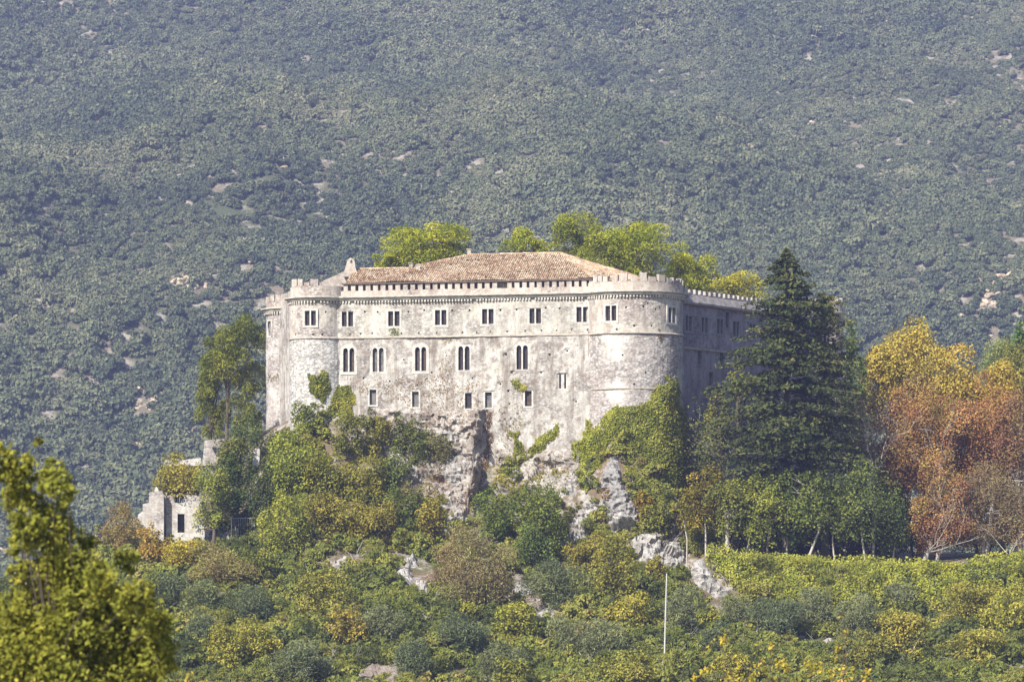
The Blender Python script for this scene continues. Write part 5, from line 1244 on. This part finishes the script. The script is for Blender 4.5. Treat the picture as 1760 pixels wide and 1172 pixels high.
rw = plate('ruined_wall', [(238, 930), (238, 884), (246, 878), (246, 866), (256, 864), (257, 846), (279, 843), (282, 850), (282, 930)], [], 395, .8, M['ruin'], None)
props(rw, 'stepped broken stone wall left of the ruined white house', 'wall')
pl_ = plate('cap_stone', [(266, 846), (266, 840), (269, 836), (272, 840), (274, 846)], [], 395, .5, M['frame'], rw)
rt = plate('ruined_wall', [(348, 800), (352, 757), (386, 754), (387, 800)], [[(370, 780), (384, 780), (384, 769), (364, 768)]], 407, .8, M['ruin'], None)
props(rt, 'pale broken wall corner with an opening above the golden bushes', 'wall')
rl = plate('ruined_wall', [(282, 800), (283, 790), (300, 788), (318, 790), (345, 787), (348, 800)], [], 408, .6, M['ruin'], None); props(rl, 'low pale wall top peeping over the golden bush', 'wall')
rb = plate('ruined_wall', [(434, 800), (436, 775), (441, 768), (447, 772), (446, 800)], [], 402, .6, M['ruin'], None); props(rb, 'thin pale wall fragment in the dark bush by the far left tower', 'wall')
gl, _ = hit(417, 925); gY = (gl.y if gl else 395) - 1.2
gate = empty('metal_gate', Vector(pw(417, 918, gY)), 'small grey metal fence panel with white post right of the ruined house', 'fence')
for px in (398, 437):
    V, Fq = boxes([(Vector(pw(px, 906, gY)), (.07, .07, 1.3), (1, 0, 0), (0, 1, 0))]); link('post', npmesh('post', V, Fq), M['white_post'] if px == 398 else M['metal'], gate)
for i in range(9):
    V, Fq = boxes([(Vector(pw(402 + 3.9 * i, 905, gY)), (.02, .02, 1.05), (1, 0, 0), (0, 1, 0))]); link('bar', npmesh('bar', V, Fq), M['metal'], gate)
for py in (890, 920):
    V, Fq = boxes([(Vector(pw(417.5, py, gY)), (1.35, .03, .03), (1, 0, 0), (0, 1, 0))]); link('rail', npmesh('rail', V, Fq), M['metal'], gate)

def pole(label, pb, pt, Y, r, arm=True):
    a = Vector(pw(*pb, Y)); b = Vector(pw(*pt, Y)); root = empty('utility_pole', a, label, 'pole')
    link('shaft', join_tubes([([a - Vector((0, 0, 1)), (a + b) / 2, b], [r * 1.15, r, r * .75])], 10), M['white_post'], root)
    if arm:
        V, Fq = boxes([(b - Vector((0, 0, .5)), (.55, .05, .05), (1, 0, 0), (0, 1, 0))]); link('crossarm', npmesh('crossarm', V, Fq), M['metal'], root)
        for dx in (-.45, 0, .45): link('insulator', join_tubes([([b + Vector((dx, 0, -.45)), b + Vector((dx, 0, -.3)), b + Vector((dx, 0, -.15))], [.05, .08, .03])], 8), M['white_post'], root)
pl1, _ = hit(1142, 1138, bvh_g); py_ = (pl1.y - .5) if pl1 else 350
pole('tall thin white utility pole standing among the olives', (1141.5, 1140), (1146, 985), py_, .085, False)
pole('short white pole with crossbar half hidden by the near tree', (44, 1020), (46, 966), 330, .10)
st = empty('leaning_stake', Vector(pw(1009, 1140, 348)), 'thin pale stake leaning beside the bottom olives', 'stake')
link('rod', join_tubes([([pw(1010, 1142, 347), pw(995, 1120, 347)], [.05, .04])], 6), M['white_post'], st)

# ------------------------------------------------------------------ out-of-focus plants close to the camera
def near_tree(name, label, lobes, Y, ls, kind, tint, seed, n_per, trunk_px, thick=1.6):
    rg = np.random.default_rng(seed); s = Y / F; Cs = []; Ns = []; rn = []
    gx_, gzz = (trunk_px[0] - 880) * s, None
    zg = gz(gx_, Y); root = empty(name, (gx_, Y, zg), label, 'tree'); lst = []
    tops = Vector(pw(trunk_px[0], trunk_px[1], Y)); lst.append(([Vector((gx_, Y, zg - .3)), (Vector((gx_, Y, zg)) + tops) / 2, tops], [.05, .04, .03]))
    for cx, cy, r in lobes:
        c = np.array(pw(cx, cy, Y)) + np.array([0, rg.normal(0, thick * .5), 0]); R = r * s; k = max(5, int(n_per * (r / 60.) ** 2))
        nc = max(3, int(k / 9)); sub = rg.normal(size=(nc, 3)); sub /= np.linalg.norm(sub, axis=1, keepdims=True); sub = sub * (rg.random((nc, 1)) ** .33) * R * .85
        kk = rg.integers(0, nc, k); C = c + sub[kk] + rg.normal(0, R * .12, (k, 3)); Cs.append(C); Ns.append(rg.normal(size=(k, 3)) * .8 + np.array([-.3, -.5, .6])); rn.append(np.clip(.5 * rg.random(nc)[kk] + .5 * rg.random(k), 0, 1))
        e = Vector(c); m_ = tops.lerp(e, .5) + Vector(rg.normal(0, .1, 3)); lst.append(([tops, m_, e], [.018, .012, .006]))
        for q in range(3): lst.append(([e, e + Vector(rg.normal(0, R * .5, 3))], [.012, .004]))
    C = np.concatenate(Cs); V, Fq = leaf_quads(C, np.concatenate(Ns), ls, .55, rg)
    cr = link('crown', npmesh('crown', V, Fq, np.concatenate(rn)), LEAF[kind], root); cr.color = (*tint, 1)
    link('trunk', join_tubes(lst, 5), M['bark'], root)
LB = [(8, 800, 38), (45, 812, 36), (28, 850, 30), (75, 800, 22), (105, 835, 34), (130, 850, 24), (95, 880, 36), (112, 915, 34), (66, 925, 30), (75, 960, 42), (125, 965, 40), (40, 985, 26), (60, 1030, 60), (140, 1020, 52), (20, 1070, 52),
      (200, 1000, 38), (210, 960, 26), (190, 1050, 52), (245, 1030, 42), (100, 1090, 62), (180, 1110, 60), (250, 1090, 50), (20, 1130, 66), (90, 1160, 66), (200, 1170, 60), (275, 1130, 40), (280, 1070, 30), (65, 760, 12), (150, 930, 20), (60, 905, 34), (20, 940, 26), (100, 1000, 46), (160, 985, 36), (30, 1100, 60), (150, 1080, 56), (230, 1140, 60), (120, 1180, 60), (8, 860, 30), (60, 860, 26), (85, 990, 40)]
near_tree('near_tree', 'out of focus leafy yellow green tree in the lower left corner', LB, 58, .052, 'yellowgreen', (.76, .78, .66), 901, 1500, (90, 1180))
near_tree('near_sapling', 'blurred yellow green sapling at the bottom right of the tall pole', [(1240, 1110, 30), (1290, 1150, 40), (1330, 1130, 34), (1240, 1165, 36), (1200, 1160, 26), (1350, 1165, 36)], 100, .06, 'yellowgreen', (1.3, 1.05, .9), 902, 260, (1270, 1190), .8)
near_tree('near_sapling', 'blurred upright yellowish sapling at the bottom right', [(1445, 1060, 9), (1446, 1090, 12), (1445, 1120, 18), (1440, 1155, 34), (1480, 1165, 30), (1400, 1160, 34)], 96, .06, 'yellowgreen', (1.4, 1.1, .9), 903, 260, (1445, 1190), .8)
near_tree('near_sapling', 'blurred golden twigs along the bottom edge left of centre', [(330, 1178, 30), (370, 1182, 24), (420, 1185, 24)], 90, .05, 'gold', (1.1, 1.0, .8), 904, 220, (360, 1210), .6)
HAZE = .00016
# ------------------------------------------------------------------ air
hv = bpy.data.meshes.new('haze')
hx0, hx1, hy0, hy1, hz0, hz1 = -4250, 4250, -420, 4620, -40, 620
hv.from_pydata([(hx0, hy0, hz0), (hx1, hy0, hz0), (hx1, hy1, hz0), (hx0, hy1, hz0), (hx0, hy0, hz1), (hx1, hy0, hz1), (hx1, hy1, hz1), (hx0, hy1, hz1)], [],
               [(0, 3, 2, 1), (4, 5, 6, 7), (0, 1, 5, 4), (1, 2, 6, 5), (2, 3, 7, 6), (3, 0, 4, 7)])
m, n, out = mat_new('haze_air')
pv = n.nodes.new('ShaderNodeVolumePrincipled'); pv.inputs['Color'].default_value = (.475, .545, 1.0, 1); pv.inputs['Density'].default_value = HAZE
n.links.new(pv.outputs[0], out.inputs['Volume'])
props(link('haze', hv, m), kind='stuff')
print('script seconds', time.time() - T0, 'plants', NTREE)
